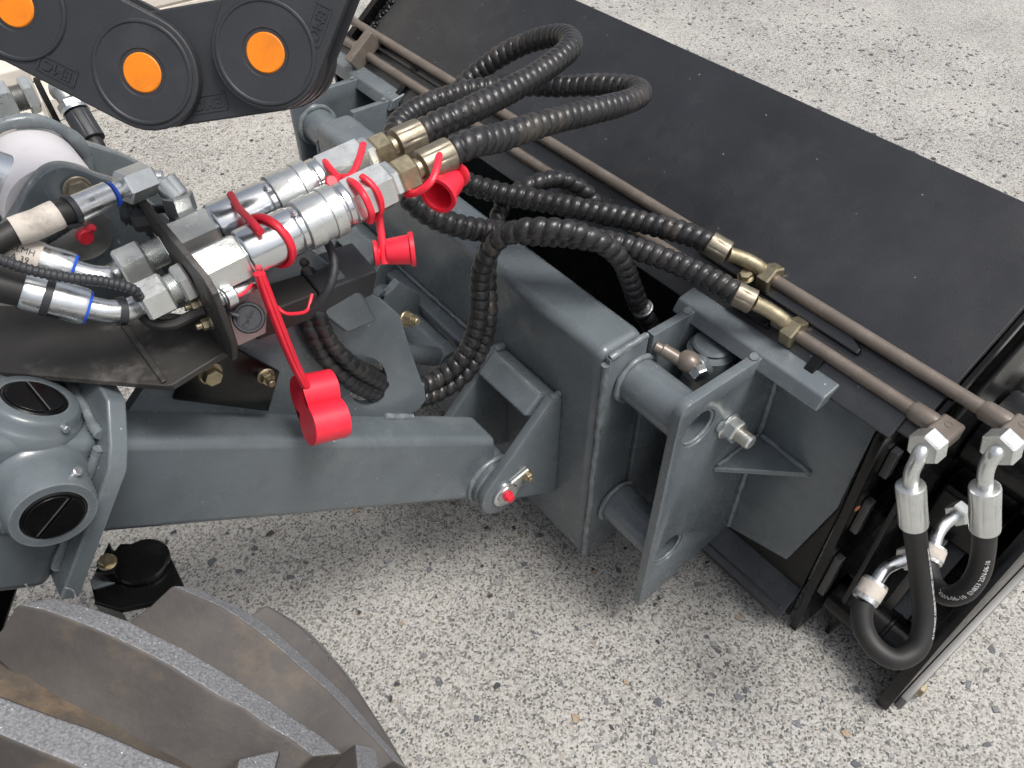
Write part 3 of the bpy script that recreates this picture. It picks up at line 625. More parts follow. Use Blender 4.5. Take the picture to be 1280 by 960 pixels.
# black rubber cushion block and cable behind the couplers
rb = thing('hose_clamp_block', 'black split rubber clamp block under the near coupler', 'clamp', at(385, 370, d=.60))
fx = (at(418, 355, d=.625)-at(338, 385, d=.595)); fx.normalize(); bN = (-FWD*.5+UP*.7); bN = (bN-fx*bN.dot(fx)).normalized(); bS = fx.cross(bN)
bc = at(383, 362, d=.615)
obj('half_block', obox(bc-fx*.0265, fx, bS, bN, .0250, .018, .014), 'dusty_sheen_black', rb, bevel=.002)
obj('half_block', obox(bc+fx*.0255, fx, bS, bN, .0260, .018, .014), 'black_plastic', rb, bevel=.002)
cbk = thing('sensor_cable', 'thin black plastic-sleeved cable hanging below the near coupler', 'cable', at(400, 380, d=.57))
obj('sleeve', sweep([at(407, 300, d=.575), at(415, 315, d=.572), at(418, 335, d=.57), at(412, 358, d=.57), at(398, 378, d=.575), at(386, 390, d=.58)], lambda s, a: .0031*(1+.12*math.sin(s*900+3*a)), 12), 'black_plastic', cbk, sharp=60)
obj('red_wire', sweep([at(345, 382, d=.56), at(355, 391, d=.56), at(370, 392, d=.567), at(384, 388, d=.575), at(388, 376, d=.578), at(390, 368, d=.58)], .0013, 8), 'red_plastic', cbk, label='thin red cord')

# ================================================================== COUPLERS
def project(P):
    v = V(P)-CAM; z = v.dot(FWD); return 640+FPX*v.dot(RIGHT)/z, 480+FPX*v.dot(DOWN)/z, z
def station(px, y, z):
    a, b = -.3, .9
    for _ in range(50):
        c = (a+b)/2
        if project((c, y, z(c) if callable(z) else z))[0] < px: a = c
        else: b = c
    return (a+b)/2
def coupler(name, label, y, z, P, far):
    X = lambda px: station(px, y, z)
    t = thing(name, label, 'coupler', (X(P[0]), y, z(X(P[0]))-.018), 'quick couplers side by side'); d = V((1, 0, .085)).normalized(); p = lambda x: V((x, y, z(x)))
    u0 = V((0, .5, .87))
    x = [X(k) for k in P]; E_ = V((1, 0, 0))
    # thread, lock nut, bulkhead nut side
    th = [q for k in range(14) for q in ((k*.0011, .0098), (k*.0011+.0006, .0090))]
    obj('thread', lathe(p(x[0]), d, th+[(x[1]-x[0], .0094)], 24), 'zinc_dull', t, sharp=70)
    obj('lock_nut', hexa(p(x[1]), p(XB-.0003), .0240, u0, .3), 'zinc_dull', t, sharp=25)
    obj('adapter_hex', hexa(p(XB+.0058), p(x[2]), .0290, u0, .52), 'zinc_dull', t, sharp=25)
    L = x[3]-x[2]
    sl_ = obj('sleeve', lathe(p(x[2]), d, [(-.001, .0135), (.0005, .0158), (.002, .0165), (L-.006, .0165), (L-.004, .0158), (L-.0035, .0152), (L, .0152)], 40), 'chrome', t)
    obj('index_pin', [rod(V((x[3]-.005, y-.006, z(x[3])+.0148)), V((x[3]-.004, y-.007, z(x[3])+.0175)), .0018, 12)], 'zinc', sl_)
    L = x[4]-x[3]
    obj('collar', lathe(p(x[3]), d, [(0, .0150), (.0008, .0178), (L*.38, .0182), (L*.40, .0172), (L*.66, .0172), (L*.68, .0184), (L-.001, .0184), (L, .0170)], 44), 'zinc_dull', t, sharp=30)
    L = x[5]-x[4]
    obj('groove', lathe(p(x[4]), d, [(0, .0146), (L*.3, .0146), (L*.45, .0160), (L, .0160)], 36), 'chrome', t)
    obj('body_hex', hexa(p(x[5]), p(x[6]), .0300, u0, .30), 'zinc_dull', t, sharp=25)
    obj('end_ring', hexa(p(x[6]), p(x[7]), .0260, u0, .1), 'zinc_dull', t, sharp=25)
    return t, x
NY, FY = .450, .496
NZ = lambda x: .577+(x-.064)*.092
FZ = lambda x: .575+(x-.066)*.078
ct1, xs1 = coupler('quick_coupler', 'nearer zinc-plated hydraulic quick coupler, with the hanging red plug tied round it', NY, NZ, [203, 222, 303, 375, 422, 432, 484, 493], False)
ct2, xs2 = coupler('quick_coupler', 'farther zinc-plated hydraulic quick coupler, behind its twin', FY, FZ, [181, 205, 268, 341, 389, 400, 454, 465], True)

def guard_hose(name, label, pts, r, pitch, parts, group, n=20, depth=.30, material='rubber_guard', step=.0011):
    t = thing(name, label, 'hose', pts[0])
    t['group'] = group
    obj('guard', sweep(pts, guard(r, pitch, depth, len(label)), n, step=step), material, t, sharp=75)
    for nm, geo, mt, sh in parts: obj(nm, geo, mt, t, sharp=sh)
    return t
def end_on(x, y, z, px0, px1, px2, px3):
    """brass nut, neck and crimped ferrule on the coupler axis (x forward)"""
    X = [station(k, y, z) for k in (px0, px1, px2, px3)]; p = lambda k: V((k, y, z(k))); d = V((1, 0, .085)).normalized()
    nut = hexa(p(x+.0003), p(X[0]), .0235, V((0, .5, .87)), .25)
    neck = lathe(p(X[0]), d, [(0, .0075), (.001, .0078), (X[1]-X[0], .0078)], 24)
    fer = flute(p(X[1]), p(X[3]), .0126)
    return [('hose_nut', [nut, neck], 'brass', 25), ('ferrule', fer, 'dull_brass', 40)], X[3]
def flute(p, q, r, n=64, k=8):
    """crimped ferrule: shallow flats round the sleeve"""
    L = (V(q)-V(p)).length; prof = [(0, .82), (.0008, .97), (.0025, 1.0), (L*.5, .985), (L-.0025, 1.0), (L-.0008, .98), (L, .86)]
    vs, fs = lathe(p, V(q)-V(p), [(s, r*f) for s, f in prof], n)
    d = (V(q)-V(p)).normalized()
    for i, v in enumerate(vs):
        ring, j = divmod(i, n)
        if ring in (2, 3, 4):
            c = V(p)+d*prof[ring][0]; ph = (j*k/n) % 1
            vs[i] = c+(v-c)*(1-.055*max(0, 1-abs(ph-.5)*9))
    return vs, fs
pa, xe1 = end_on(xs1[7], NY, NZ, 517, 525, 540, 563)
pb, xe2 = end_on(xs2[7], FY, FZ, 486, 494, 505, 526)
GR = 'spiral-guarded hoses looping over the hitch'
# fittings where the two long hoses meet the pipes
def pipe_joint(px_f0, px_f1, px_n, xx, zz, yj):
    """ferrule from px_f0 to px_f1, bent brass tube, nut on the pipe at (xx, yj, zz)"""
    j = V((xx, yj, zz)); a, b = px_f0, px_f1
    nut = hexa(j+V((0, .004, 0)), j+V((0, -.010, 0)), .0250, V((0, 0, 1)), .2)
    tube_ = sweep([b, b.lerp(j, .45)+V((0, .002, .004)), b.lerp(j, .8)+V((0, 0, .004)), j+V((0, .003, 0))], .0070, 16)
    return [('ferrule', flute(a, b, .0115), 'dull_brass', 40), ('bent_tube', tube_, 'brass', 60), ('hose_nut', nut, 'brass', 25)]
def y_on(px, x, z):
    a, b = 0, 1.5
    for _ in range(50):
        c = (a+b)/2
        if project((x, c, z))[0] > px: a = c
        else: b = c
    return (a+b)/2
jU = y_on(959, *PU); jL = y_on(988, *PL)
fU0, fU1 = at(886, 303, d=.748), at(910, 317, d=.745); fL0, fL1 = at(918, 366, d=.722), at(942, 378, d=.72)
qx1, qx2 = V((xe1, NY, NZ(xe1))), V((xe2, FY, FZ(xe2)))
h1 = [qx2-V((.002, 0, 0)), qx2+V((.018, .001, .0022)), at(578, 142, d=.64), at(640, 111, d=.68), at(690, 80, d=.722), at(713, 58, d=.755), at(706, 45, d=.785), at(680, 47, d=.81), at(640, 62, d=.835), at(600, 88, d=.85), at(570, 118, d=.85), at(545, 160, d=.83), at(545, 200, d=.81), at(575, 224, d=.80), at(620, 240, d=.80), at(680, 252, d=.795), at(750, 266, d=.785), at(820, 282, d=.768), at(860, 293, d=.757), fU0.lerp(fU1, .2)]
guard_hose('guarded_hose', 'spiral-guarded black hose from the farther coupler, looping high over the cover', h1, .0112, .0094, pb+pipe_joint(fU0, fU1, None, PU[0], PU[1], jU), GR)
h2 = [qx1-V((.002, 0, 0)), qx1+V((.018, -.001, .0022)), at(620, 173, d=.617), at(680, 154, d=.65), at(740, 139, d=.69), at(785, 127, d=.728), at(801, 117, d=.757), at(788, 109, d=.785), at(745, 106, d=.805), at(700, 108, d=.82), at(650, 107, d=.825), at(600, 111, d=.815), at(550, 124, d=.795), at(512, 142, d=.77), at(494, 165, d=.745), at(491, 200, d=.73), at(504, 238, d=.725), at(530, 264, d=.73), at(575, 283, d=.74), at(640, 291, d=.75), at(710, 296, d=.752), at(780, 307, d=.748), at(840, 327, d=.74), at(890, 350, d=.73), fL0.lerp(fL1, .2)]
guard_hose('guarded_hose', 'spiral-guarded black hose from the nearer coupler, with the wide loop right of it', h2, .0112, .0094, pa+pipe_joint(fL0, fL1, None, PL[0], PL[1], jL), GR)
# pair of thinner guarded hoses through the link plate
GR2 = 'guarded hoses passing through the link plate'
hh = V((H1C[0], .478, H1C[1]))
def pair(dx, dz):
    o = V((dx, 0, dz)); return o
pA = [at(372, 318, d=.60), at(385, 345, d=.612), at(396, 390, d=.62), at(413, 428, d=.645), at(437, 453, d=.672), at(464, 470, d=.72), at(500, 488, d=.79), at(542, 476, d=.835), at(570, 456, d=.835), at(590, 424, d=.82), at(599, 385, d=.795), at(600, 350, d=.77), at(607, 322, d=.745), at(624, 299, d=.725), at(652, 287, d=.712), at(690, 286, d=.708), at(725, 292, d=.712), at(757, 307, d=.725), at(777, 326, d=.745), at(788, 352, d=.775), at(798, 380, d=.805), at(814, 408, d=.84)]
guard_hose('guarded_hose', 'thinner guarded hose arching over the beam and down beside the bracket plate', pA, lambda s: .0072+.0030*min(1, max(0, (s-.10)/.10)), .0122, [('end_collar', [rod(at(809, 398, d=.83), at(820, 420, d=.86), .0085, 20)], 'black_plastic', 35), ('clamp_band', [rod(at(803, 384, d=.805), at(804.5, 387, d=.809), .0106, 24)], 'zinc', 35)], GR2, depth=.34)
pB = [at(350, 335, d=.605), at(368, 362, d=.615), at(385, 405, d=.625), at(403, 444, d=.652), at(430, 470, d=.682), at(460, 487, d=.73), at(505, 500, d=.80), at(547, 491, d=.845), at(581, 468, d=.85), at(602, 434, d=.84), at(611, 390, d=.815), at(609, 350, d=.81), at(613, 312, d=.815), at(621, 275, d=.82), at(636, 248, d=.825), at(668, 230, d=.825), at(700, 224, d=.835), at(730, 238, d=.845), at(750, 262, d=.86), at(775, 290, d=.885), at(800, 330, d=.92)]
guard_hose('guarded_hose', 'thinner guarded hose running behind its twin, arching beneath the long hoses', pB, lambda s: .0070+.0026*min(1, max(0, (s-.10)/.10)), .0118, [], GR2, depth=.34)

# ------------------------------------------------------------------ left pressure lines into the bulkhead
def steel_line(name, label, nut_c, nut_y, nut_z, tube_pts, f0, f1, hose_pts, tape=False, rf=.0135, rt=.0078):
    t = thing(name, label, 'hose', f1, 'pressure lines into the bulkhead')
    obj('union_nut', hexa(V((nut_c-.0092, nut_y, nut_z(nut_c-.0092))), V((nut_c+.0092, nut_y, nut_z(nut_c+.0092))), .0245, V((0, .5, .87)), .35), 'zinc_dull', t, sharp=25)
    obj('bent_tube', sweep([V((nut_c-.009, nut_y, nut_z(nut_c-.009))), V((nut_c-.0115, nut_y, nut_z(nut_c-.0115)))]+tube_pts+[f0], rt, 20), 'zinc', t, sharp=60)
    L = (f1-f0).length; d = (f1-f0).normalized()
    fe = obj('ferrule', lathe(f0, d, [(-.001, rt), (0, rf*.95), (.002, rf), (L-.002, rf), (L, rf*.93)], 36), 'zinc', t)
    obj('blue_ring', lathe(f0, d, [(-.0016, rt*.95), (-.0016, rf*.88), (.0004, rf*.96), (.0004, rt*.95)], 30), 'blue_plastic', fe)
    obj('rubber', sweep([f1-d*.004]+hose_pts, rf*.90, 20), 'rubber_hose', t, sharp=60)
    return t, fe, f0, d, L, rf
nx1 = station(193, NY, NZ); nx2 = station(166, FY, FZ)
n1 = steel_line('pressure_hose', 'nearer black hose with long silver ferrule, blue ring and cable tie', nx1, NY, NZ, [at(158, 388, d=.496), at(136, 389, d=.489)], at(108, 384, d=.482), at(28, 362, d=.464), [at(0, 356, d=.459), at(-60, 340, d=.448)], rf=.0112, rt=.0071)
n2 = steel_line('pressure_hose', 'farther black hose with labelled silver ferrule and blue ring', nx2, FY, FZ, [at(134, 345, d=.521), at(114, 344, d=.515)], at(91, 337, d=.509), at(15, 314, d=.494), [at(-10, 307, d=.489), at(-60, 292, d=.479)], rf=.0108, rt=.0069)
def tie(parent, c, d, r, wdt=.0022):
    d, u, v = frame(d); k = lathe(c-d*wdt, d, [(0, r), (0, r+.0009), (2*wdt, r+.0009), (2*wdt, r)], 28)
    hd = obox(c-DOWN*-(r+.001)+RIGHT*.002, d, RIGHT, FWD, .003, .0026, .0024)
    return obj('cable_tie', [k, hd], 'black_plastic', parent)
t_, fe, f0, d, L, rf = n1; tie(t_, f0+d*(L*.62), d, rf); tie(t_, at(151, 388.7, d=.494), at(136, 389, d=.489)-at(158, 388, d=.496), .0079)
t_, fe, f0, d, L, rf = n2
obj('paper_label', lathe(f0+d*.018, d, [(0, rf*.98), (0, rf+.0003), (.020, rf+.0003), (.020, rf*.98)], 36), 'label_tape', fe)
lm = text_mesh('CLMH\nA 39', .0052, .0001); uy = d; ux = (-FWD).cross(d).normalized()*-1; nn = ux.cross(uy)
nn = (-FWD-d*(-FWD).dot(d)).normalized(); ux = nn.cross(d)
for v in lm.vertices:
    a, b, c = v.co; ang = b/rf; v.co = f0+d*(.028-a)+(nn*math.cos(ang)-ux*math.sin(ang))*(rf+.0005+c)
obj('lettering', lm, 'black_plastic', fe)
# upper return line with elbow
ul = thing('pressure_hose', 'tape-wrapped hose with silver ferrule and elbow above the other two', 'hose', at(85, 262, d=.50), 'pressure lines into the bulkhead')
e0 = at(232, 278, d=.555); e1_ = at(222, 247, d=.545); e2_ = at(205, 226, d=.540); e3 = at(186, 226, d=.537)
obj('riser', [rod(e0+V((0, 0, -.012)), e0.lerp(e1_, .5), .0085, 20), lathe(e0, e1_-e0, [(0, .0085), (.002, .0098), (.004, .0085), (.006, .0098), (.008, .0085)], 20)], 'zinc', ul)
obj('elbow', [hexa(e0.lerp(e1_, .35), e1_+(e1_-e0)*.15, .0185), rod(e1_, e2_+(e2_-e1_)*.1, .0085, 20), rod(e2_, e3, .0075, 20)], 'zinc_dull', ul, sharp=25)
q0, q1 = at(187, 222, d=.537), at(152, 236, d=.522)
obj('union_nut', hexa(q0, q1, .0200), 'zinc_dull', ul, sharp=25)
q2, q3 = at(138, 244, d=.515), at(92, 263, d=.50)
ff = obj('ferrule', lathe(q1, q3-q1, [(-.002, .0058), ((q2-q1).length, .0058), ((q2-q1).length, .0085), ((q3-q1).length, .0088)], 30), 'zinc', ul)
obj('blue_ring', lathe(q2-(q3-q2).normalized()*.003, q3-q2, [(0, .0058), (0, .0080), (.002, .0083), (.002, .0058)], 28), 'blue_plastic', ff)
obj('rubber', sweep([q3, at(75, 267, d=.495), at(55, 274, d=.49)], .0078, 18), 'rubber_hose', ul)
obj('tape_wrap', sweep([at(73, 268, d=.4945), at(50, 278, d=.489), at(18, 290, d=.482)], lambda s, a: .0090*(1+.07*noise.noise(V((s*90, a, 0)))), 20), 'label_tape', ul, sharp=60)
obj('rubber', sweep([at(20, 289, d=.4825), at(-5, 303, d=.477), at(-50, 330, d=.47)], .0078, 16), 'rubber_hose', ul)
tie(ul, at(90, 263, d=.499), q3-q2, .0088, .0018)
# split loom along the hoses and the cluster of black connectors
lo = tag(obj('wire_loom', sweep([at(-40, 316, d=.437), at(0, 325, d=.442), at(40, 338, d=.450), at(85, 347, d=.461), at(130, 352, d=.473), at(166, 362, d=.484), at(174, 372, d=.492)], lambda s, a: .0034*(1 if math.sin(s*2*math.pi/.0030) > 0 else .84), 12, step=.0005), 'black_plastic', sharp=60), 'thin corrugated black wiring loom lying over the pressure hoses', 'wiring loom')
lo2 = tag(obj('wire_loom', sweep([at(38, 312, d=.52), at(52, 300, d=.52), at(66, 292, d=.53), at(85, 280, d=.54)], lambda s, a: .0044*(1 if math.sin(s*2*math.pi/.0034) > 0 else .84), 12, step=.0006), 'black_plastic', sharp=60), 'short thicker black wiring loom under the tape-wrapped hose', 'wiring loom')
cn = thing('wire_connector', 'cluster of black plastic connectors and cable below the elbow', 'connector', at(170, 270, d=.56))
obj('plug', [rod(at(150, 262, d=.550), at(178, 262, d=.555), .010, 10, .002)], 'black_plastic', cn)
obj('plug', [rod(at(166, 276, d=.548), at(196, 272, d=.552), .0085, 8, .002)], 'black_plastic', cn)
for k in range(4): obj('rib', [rod(at(155+k*6, 262, d=.5505+k*.001), at(157+k*6, 262, d=.551+k*.001), .0112, 10)], 'black_plastic', cn)
obj('cable', sweep([at(190, 262, d=.555), at(210, 262, d=.556), at(218, 276, d=.557), at(205, 292, d=.56), at(185, 290, d=.56)], .0032, 10), 'black_plastic', cn)
obj('cable', sweep([at(176, 392, d=.512), at(190, 404, d=.512), at(215, 406, d=.515), at(240, 395, d=.52), at(258, 388, d=.52)], .0038, 10), 'rubber_hose', cn)
obj('cable', sweep([at(262, 385, d=.500), at(275, 410, d=.51), at(285, 440, d=.53)], .0022, 8), 'rubber_hose', cn)
bs = thing('small_fitting', 'small silver knurled fitting beside the bulkhead with a red wire', 'fitting', at(285, 372, d=.53))
obj('body', [rod(at(270, 376, d=.515), at(279, 373, d=.520), .0048, 20), rod(at(278, 374, d=.519), at(292, 368, d=.524), .0072, 24, .001), rod(at(292, 368, d=.524), at(318, 356, d=.535), .0042, 20)], 'zinc', bs)
obj('red_wire', sweep([at(292, 373, d=.520), at(306, 366, d=.524), at(315, 355, d=.528)], .0010, 8), 'red_plastic', bs)

# ------------------------------------------------------------------ red dust caps
def strap_ring(x, y, z, r, tilt, name, parent, thick=.0026, wd=.62, span=(0, 360), axis=None):
    d = V(axis) if axis else V((1, tilt, 0)); d, u, v = frame(d); n = 40
    pts = [V((x, y, z))+(u*math.cos(math.radians(span[0]+(span[1]-span[0])*i/n))+v*math.sin(math.radians(span[0]+(span[1]-span[0])*i/n)))*r for i in range(n+1)]
    return obj(name, sweep(pts, thick, 10, ready=True, u0=d, sx=1., sy=wd), 'red_plastic', parent, sharp=60)
RD = 'red dust caps on straps'
rp = thing('red_plug', 'large red twin-lobed rubber plug hanging by long straps onto the arm', 'plug', at(400, 550, d=.62), RD)
c1, c2 = at(393, 489, d=.625), at(406, 527, d=.620)
wx = (RIGHT*.80+FWD*.58-DOWN*.22).normalized(); ly = (c2-c1).normalized(); wx = (wx-ly*wx.dot(ly)).normalized(); nz_ = wx.cross(ly)
R1, R2 = .0150, .0160; dist = (c2-c1).length
pea = []
for a in range(-60, 241, 15):      # upper lobe, then lower lobe
    an = math.radians(a); pea.append((math.cos(an)*R1, -math.sin(an)*R1))
low = []
for a in range(120, 421, 15):
    an = math.radians(a); low.append((math.cos(an)*R2, dist-math.sin(an)*R2))
outl = [p for p in pea]+[p for p in low]
obj('plug_body', prism([c1-wx*.014+nz_*p[0]+ly*p[1] for p in outl], wx*.029), 'red_plastic', rp, bevel=.002, seg=3, sharp=50)
sx1 = station(336, NY, NZ)
strap_ring(sx1+.001, NY, NZ(sx1), .0188, .45, 'strap_loop', rp, .0030)
for k, off in enumerate((0, 9)):
    obj('strap', sweep([at(322+off*.5, 342, d=.522+.002*k), at(330+off*.6, 365, d=.532+.002*k), at(347+off*.6, 410, d=.555+.002*k), at(366+off*.5, 455, d=.585+.002*k), at(380+off*.4, 482, d=.606+.002*k)], .0034, 10, sx=.8), 'red_plastic', rp)
obj('strap_tail', sweep([at(288, 243, d=.545), at(300, 262, d=.530), at(314, 276, d=.517), at(326, 290, d=.510)], .0026, 10), 'red_plastic', rp)
def cup(name, label, c, ax, r, h, strap_pts, ring=None):
    t = thing(name, label, 'cap', c, RD); ax = V(ax).normalized()
    prof = [(0, r*.50), (.001, r*.80), (.004, r*.86), (h-.004, r*.98), (h-.003, r*1.14), (h, r*1.14), (h, r*.92), (h-.004, r*.84), (.004, r*.78), (.003, r*.1)]
    obj('cup', lathe(c, ax, prof, 36), 'red_plastic', t, sharp=50)
    obj('neck', [lathe(c-ax*.0045, ax, [(0, r*.45), (.005, r*.45)], 20), lathe(c-ax*.0085, ax, [(0, r*.70), (.001, r*.86), (.003, r*.86), (.0042, r*.70)], 24)], 'red_plastic', t)
    for sp in strap_pts: obj('strap', sweep(sp, .0028, 10, sy=.8), 'red_plastic', t)
    return t
# cup hanging at the end of the near coupler
c_a = at(566, 223, d=.600); ax_a = (at(541, 252, d=.580)-c_a)
cA = cup('dust_cover', 'red flared cup cap hanging against the ferrule of the nearer hose', c_a, ax_a, .0125, .025, [[at(549, 182, d=.585), at(547, 205, d=.568), at(538, 228, d=.562), at(522, 240, d=.566), at(508, 243, d=.575)], [at(508, 243, d=.575), at(530, 234, d=.590), at(550, 222, d=.604), at(566, 216, d=.609)]])
strap_ring(station(545, NY, NZ), NY, NZ(station(545, NY, NZ)), .0150, -.5, 'strap_loop', cA, .0026, span=(20, 200))
c_b = at(481, 315, d=.585); ax_b = (at(519, 311, d=.588)-c_b)
cB = cup('dust_cover', 'red cup cap dangling below the nearer coupler on a short strap', c_b, ax_b, .0112, .0215, [[at(474, 268, d=.575), at(476, 290, d=.578), at(479, 310, d=.58), at(481, 330, d=.583)]])
strap_ring(station(451, NY, NZ), NY, NZ(station(451, NY, NZ)), .0180, .42, 'strap_loop', cB, .0026, span=(-80, 150))
# cap strap crossing the far coupler
cC_ = thing('cap_strap', 'red crossed rubber strap tied over the farther coupler', 'strap', at(430, 220, d=.58), RD)
strap_pts = [[at(402, 196, d=.585), at(412, 210, d=.572), at(424, 222, d=.566), at(432, 224, d=.566), at(442, 214, d=.568), at(449, 198, d=.572), at(454, 180, d=.585)],
             [at(412, 229, d=.560), at(425, 222, d=.563), at(440, 221, d=.560), at(452, 219, d=.562)], [at(432, 224, d=.556), at(444, 230, d=.543), at(456, 246, d=.5385), at(464, 265, d=.544), at(463, 277, d=.556)]]
for sp in strap_pts: obj('strap', sweep(sp, .0027, 10, sy=.8), 'red_plastic', cC_)
obj('tab', [rod(at(414, 228, d=.5600), at(415, 226, d=.5575), .0046, 20)], 'red_plastic', cC_)

# ------------------------------------------------------------------ right-end hoses with elbows
def drop_hose(label, x, y, z, bend_pts, f0, f1, hose, g0, g1, t2_pts, nut2, tape, rh=.0094, rf=.0118):
    t = thing('drop_hose', label, 'hose', hose[len(hose)//2], 'black hoses at the right end of the attachment')
    s = V((x-.018, y-.008, z))
    obj('hose_nut', hexa(s+V((.0005, 0, 0)), s+V((-.0155, 0, 0)), .0250, V((0, 0, 1)), .25), 'zinc_dull', t, sharp=25)
    obj('bent_tube', sweep([s+V((-.010, 0, 0)), s+V((-.017, 0, -.0005))]+bend_pts+[f0], .0060, 18), 'zinc_dull', t, sharp=60)
    obj('ferrule', flute(f0, f1, rf), 'zinc_dull', t, sharp=40)
    hp = smooth_path([f1-(f1-f0).normalized()*.003]+hose+[g0], .003)
    obj('rubber', sweep(hp, rh, 20, ready=True), 'rubber_hose', t, sharp=60)
    obj('ferrule', flute(g0, g1, rf*.96), 'zinc_dull' if not tape else 'zinc_dull', t, sharp=40)
    if tape:
        d = (g1-g0).normalized(); L = (g1-g0).length
        obj('paper_label', lathe(g0+d*(L*.25), d, [(0, rf*.93), (0, rf*1.0), (L*.6, rf*1.0), (L*.6, rf*.93)], 30), 'label_tape', t)
    obj('bent_tube', sweep([g1]+t2_pts, .0058, 18), 'zinc', t, sharp=60)
    n = (t2_pts[-1]-t2_pts[-2]).normalized()
    obj('hose_nut', hexa(t2_pts[-1]-n*.003, t2_pts[-1]+n*.010, .0200), 'zinc_dull', t, sharp=25)
    return t, hp
dA, hpA = drop_hose('nearer black hydraulic hose hanging in a U at the right end of the lower pipe', PL[0], .128, PL[1], [at(1146, 576, d=.634), at(1140, 589, d=.640)], at(1138, 606, d=.649), at(1142, 656, d=.672),
    [at(1147, 690, d=.686), at(1152, 730, d=.695), at(1155, 775, d=.70), at(1146, 810, d=.70), at(1120, 824, d=.70), at(1096, 812, d=.705), at(1080, 788, d=.71), at(1077, 766, d=.712)], at(1080, 752, d=.713), at(1096, 726, d=.715), [at(1106, 712, d=.717), at(1120, 704, d=.722), at(1134, 698, d=.73)], None, True)
dB, hpB = drop_hose('black hydraulic hose with white print curving at the right frame edge', PU[0], .088, PU[1], [at(1238, 574, d=.612), at(1232, 590, d=.619)], at(1231, 608, d=.627), at(1231, 661, d=.652),
    [at(1229, 690, d=.668), at(1222, 718, d=.68), at(1204, 740, d=.695), at(1182, 744, d=.71), at(1166, 730, d=.722), at(1160, 712, d=.728)], at(1160, 704, d=.730), at(1168, 682, d=.734), [at(1172, 668, d=.736), at(1181, 655, d=.740), at(1196, 644, d=.747)], None, True)
def print_on(path, r, s0, body, size, side, parent, flip=1):
    """white lettering laid along a hose"""
    me = text_mesh(body, size, .00008); T, U = frames(path); L = [0]
    for i in range(1, len(path)): L.append(L[-1]+(path[i]-path[i-1]).length)
    for v in me.vertices:
        a, b, c = v.co; s = min(max(s0+flip*a, 0), L[-1]-1e-5); i = 0
        while i < len(L)-2 and L[i+1] < s: i += 1
        f = (s-L[i])/(L[i+1]-L[i]); p = path[i].lerp(path[i+1], f); t = T[i].lerp(T[i+1], f).normalized()
        n = (V(side)-t*V(side).dot(t)).normalized(); q = t.cross(n)*-flip; an = b/r
        v.co = p+(n*math.cos(an)+q*math.sin(an))*(r+.0001+c)
    return obj('printed_text', me, 'print_white', parent, sharp=60)
vA = (-FWD+RIGHT*.75).normalized()
print_on(hpA, .0094, .070, '2SN-06-10 EN853 2SN-06-10 EN853 2SN-06-10', .0044, vA, dA)
print_on(hpB, .0094, .066, '2SN-06-10  EN853 2SN-06-10', .0054, (-FWD-DOWN*.25-RIGHT*.15).normalized(), dB, -1)

# ================================================================== CABLE CHAIN (upper left)
ch = thing('cable_chain', 'black plastic cable drag chain with orange hinge buttons hanging across the upper left', 'cable chain', at(178, 160, d=.42))
cP = at(178, 91, d=.42)
cN_ = (CAM-at(240, 80, d=.42)).normalized(); cN_ = (cN_+RIGHT*-.36).normalized()
def on_ch(px, py, h=0.):
    r = FWD+RIGHT*((px-640)/FPX)+DOWN*((py-480)/FPX); p0 = cP+cN_*h; return CAM+r*((p0-CAM).dot(cN_)/r.dot(cN_))
cu_ = (RIGHT-cN_*RIGHT.dot(cN_)).normalized(); cv_ = cN_.cross(cu_)
JT = [(-170, -40), (18, 8), (178, 91), (332, 66), (384, -84), (330, -230), (190, -350)]
JP = [on_ch(*p) for p in JT]
def loc2(p): q = p-cP; return (q.dot(cu_), q.dot(cv_))
def wld(a, b, h): return cP+cu_*a+cv_*b+cN_*h
def stadium(a, b, r0, r1, n=18):
    (ax, ay), (bx, by) = a, b; an = math.atan2(by-ay, bx-ax); dd = math.hypot(bx-ax, by-ay); k = math.acos(max(-1, min(1, (r0-r1)/dd))); o = []
    for i in range(n+1):
        t = an-k+2*k*i/n; o.append((bx+r1*math.cos(t), by+r1*math.sin(t)))
    for i in range(n+1):
        t = an+k+(2*math.pi-2*k)*i/n; o.append((ax+r0*math.cos(t), ay+r0*math.sin(t)))
    return o
HL = .0292
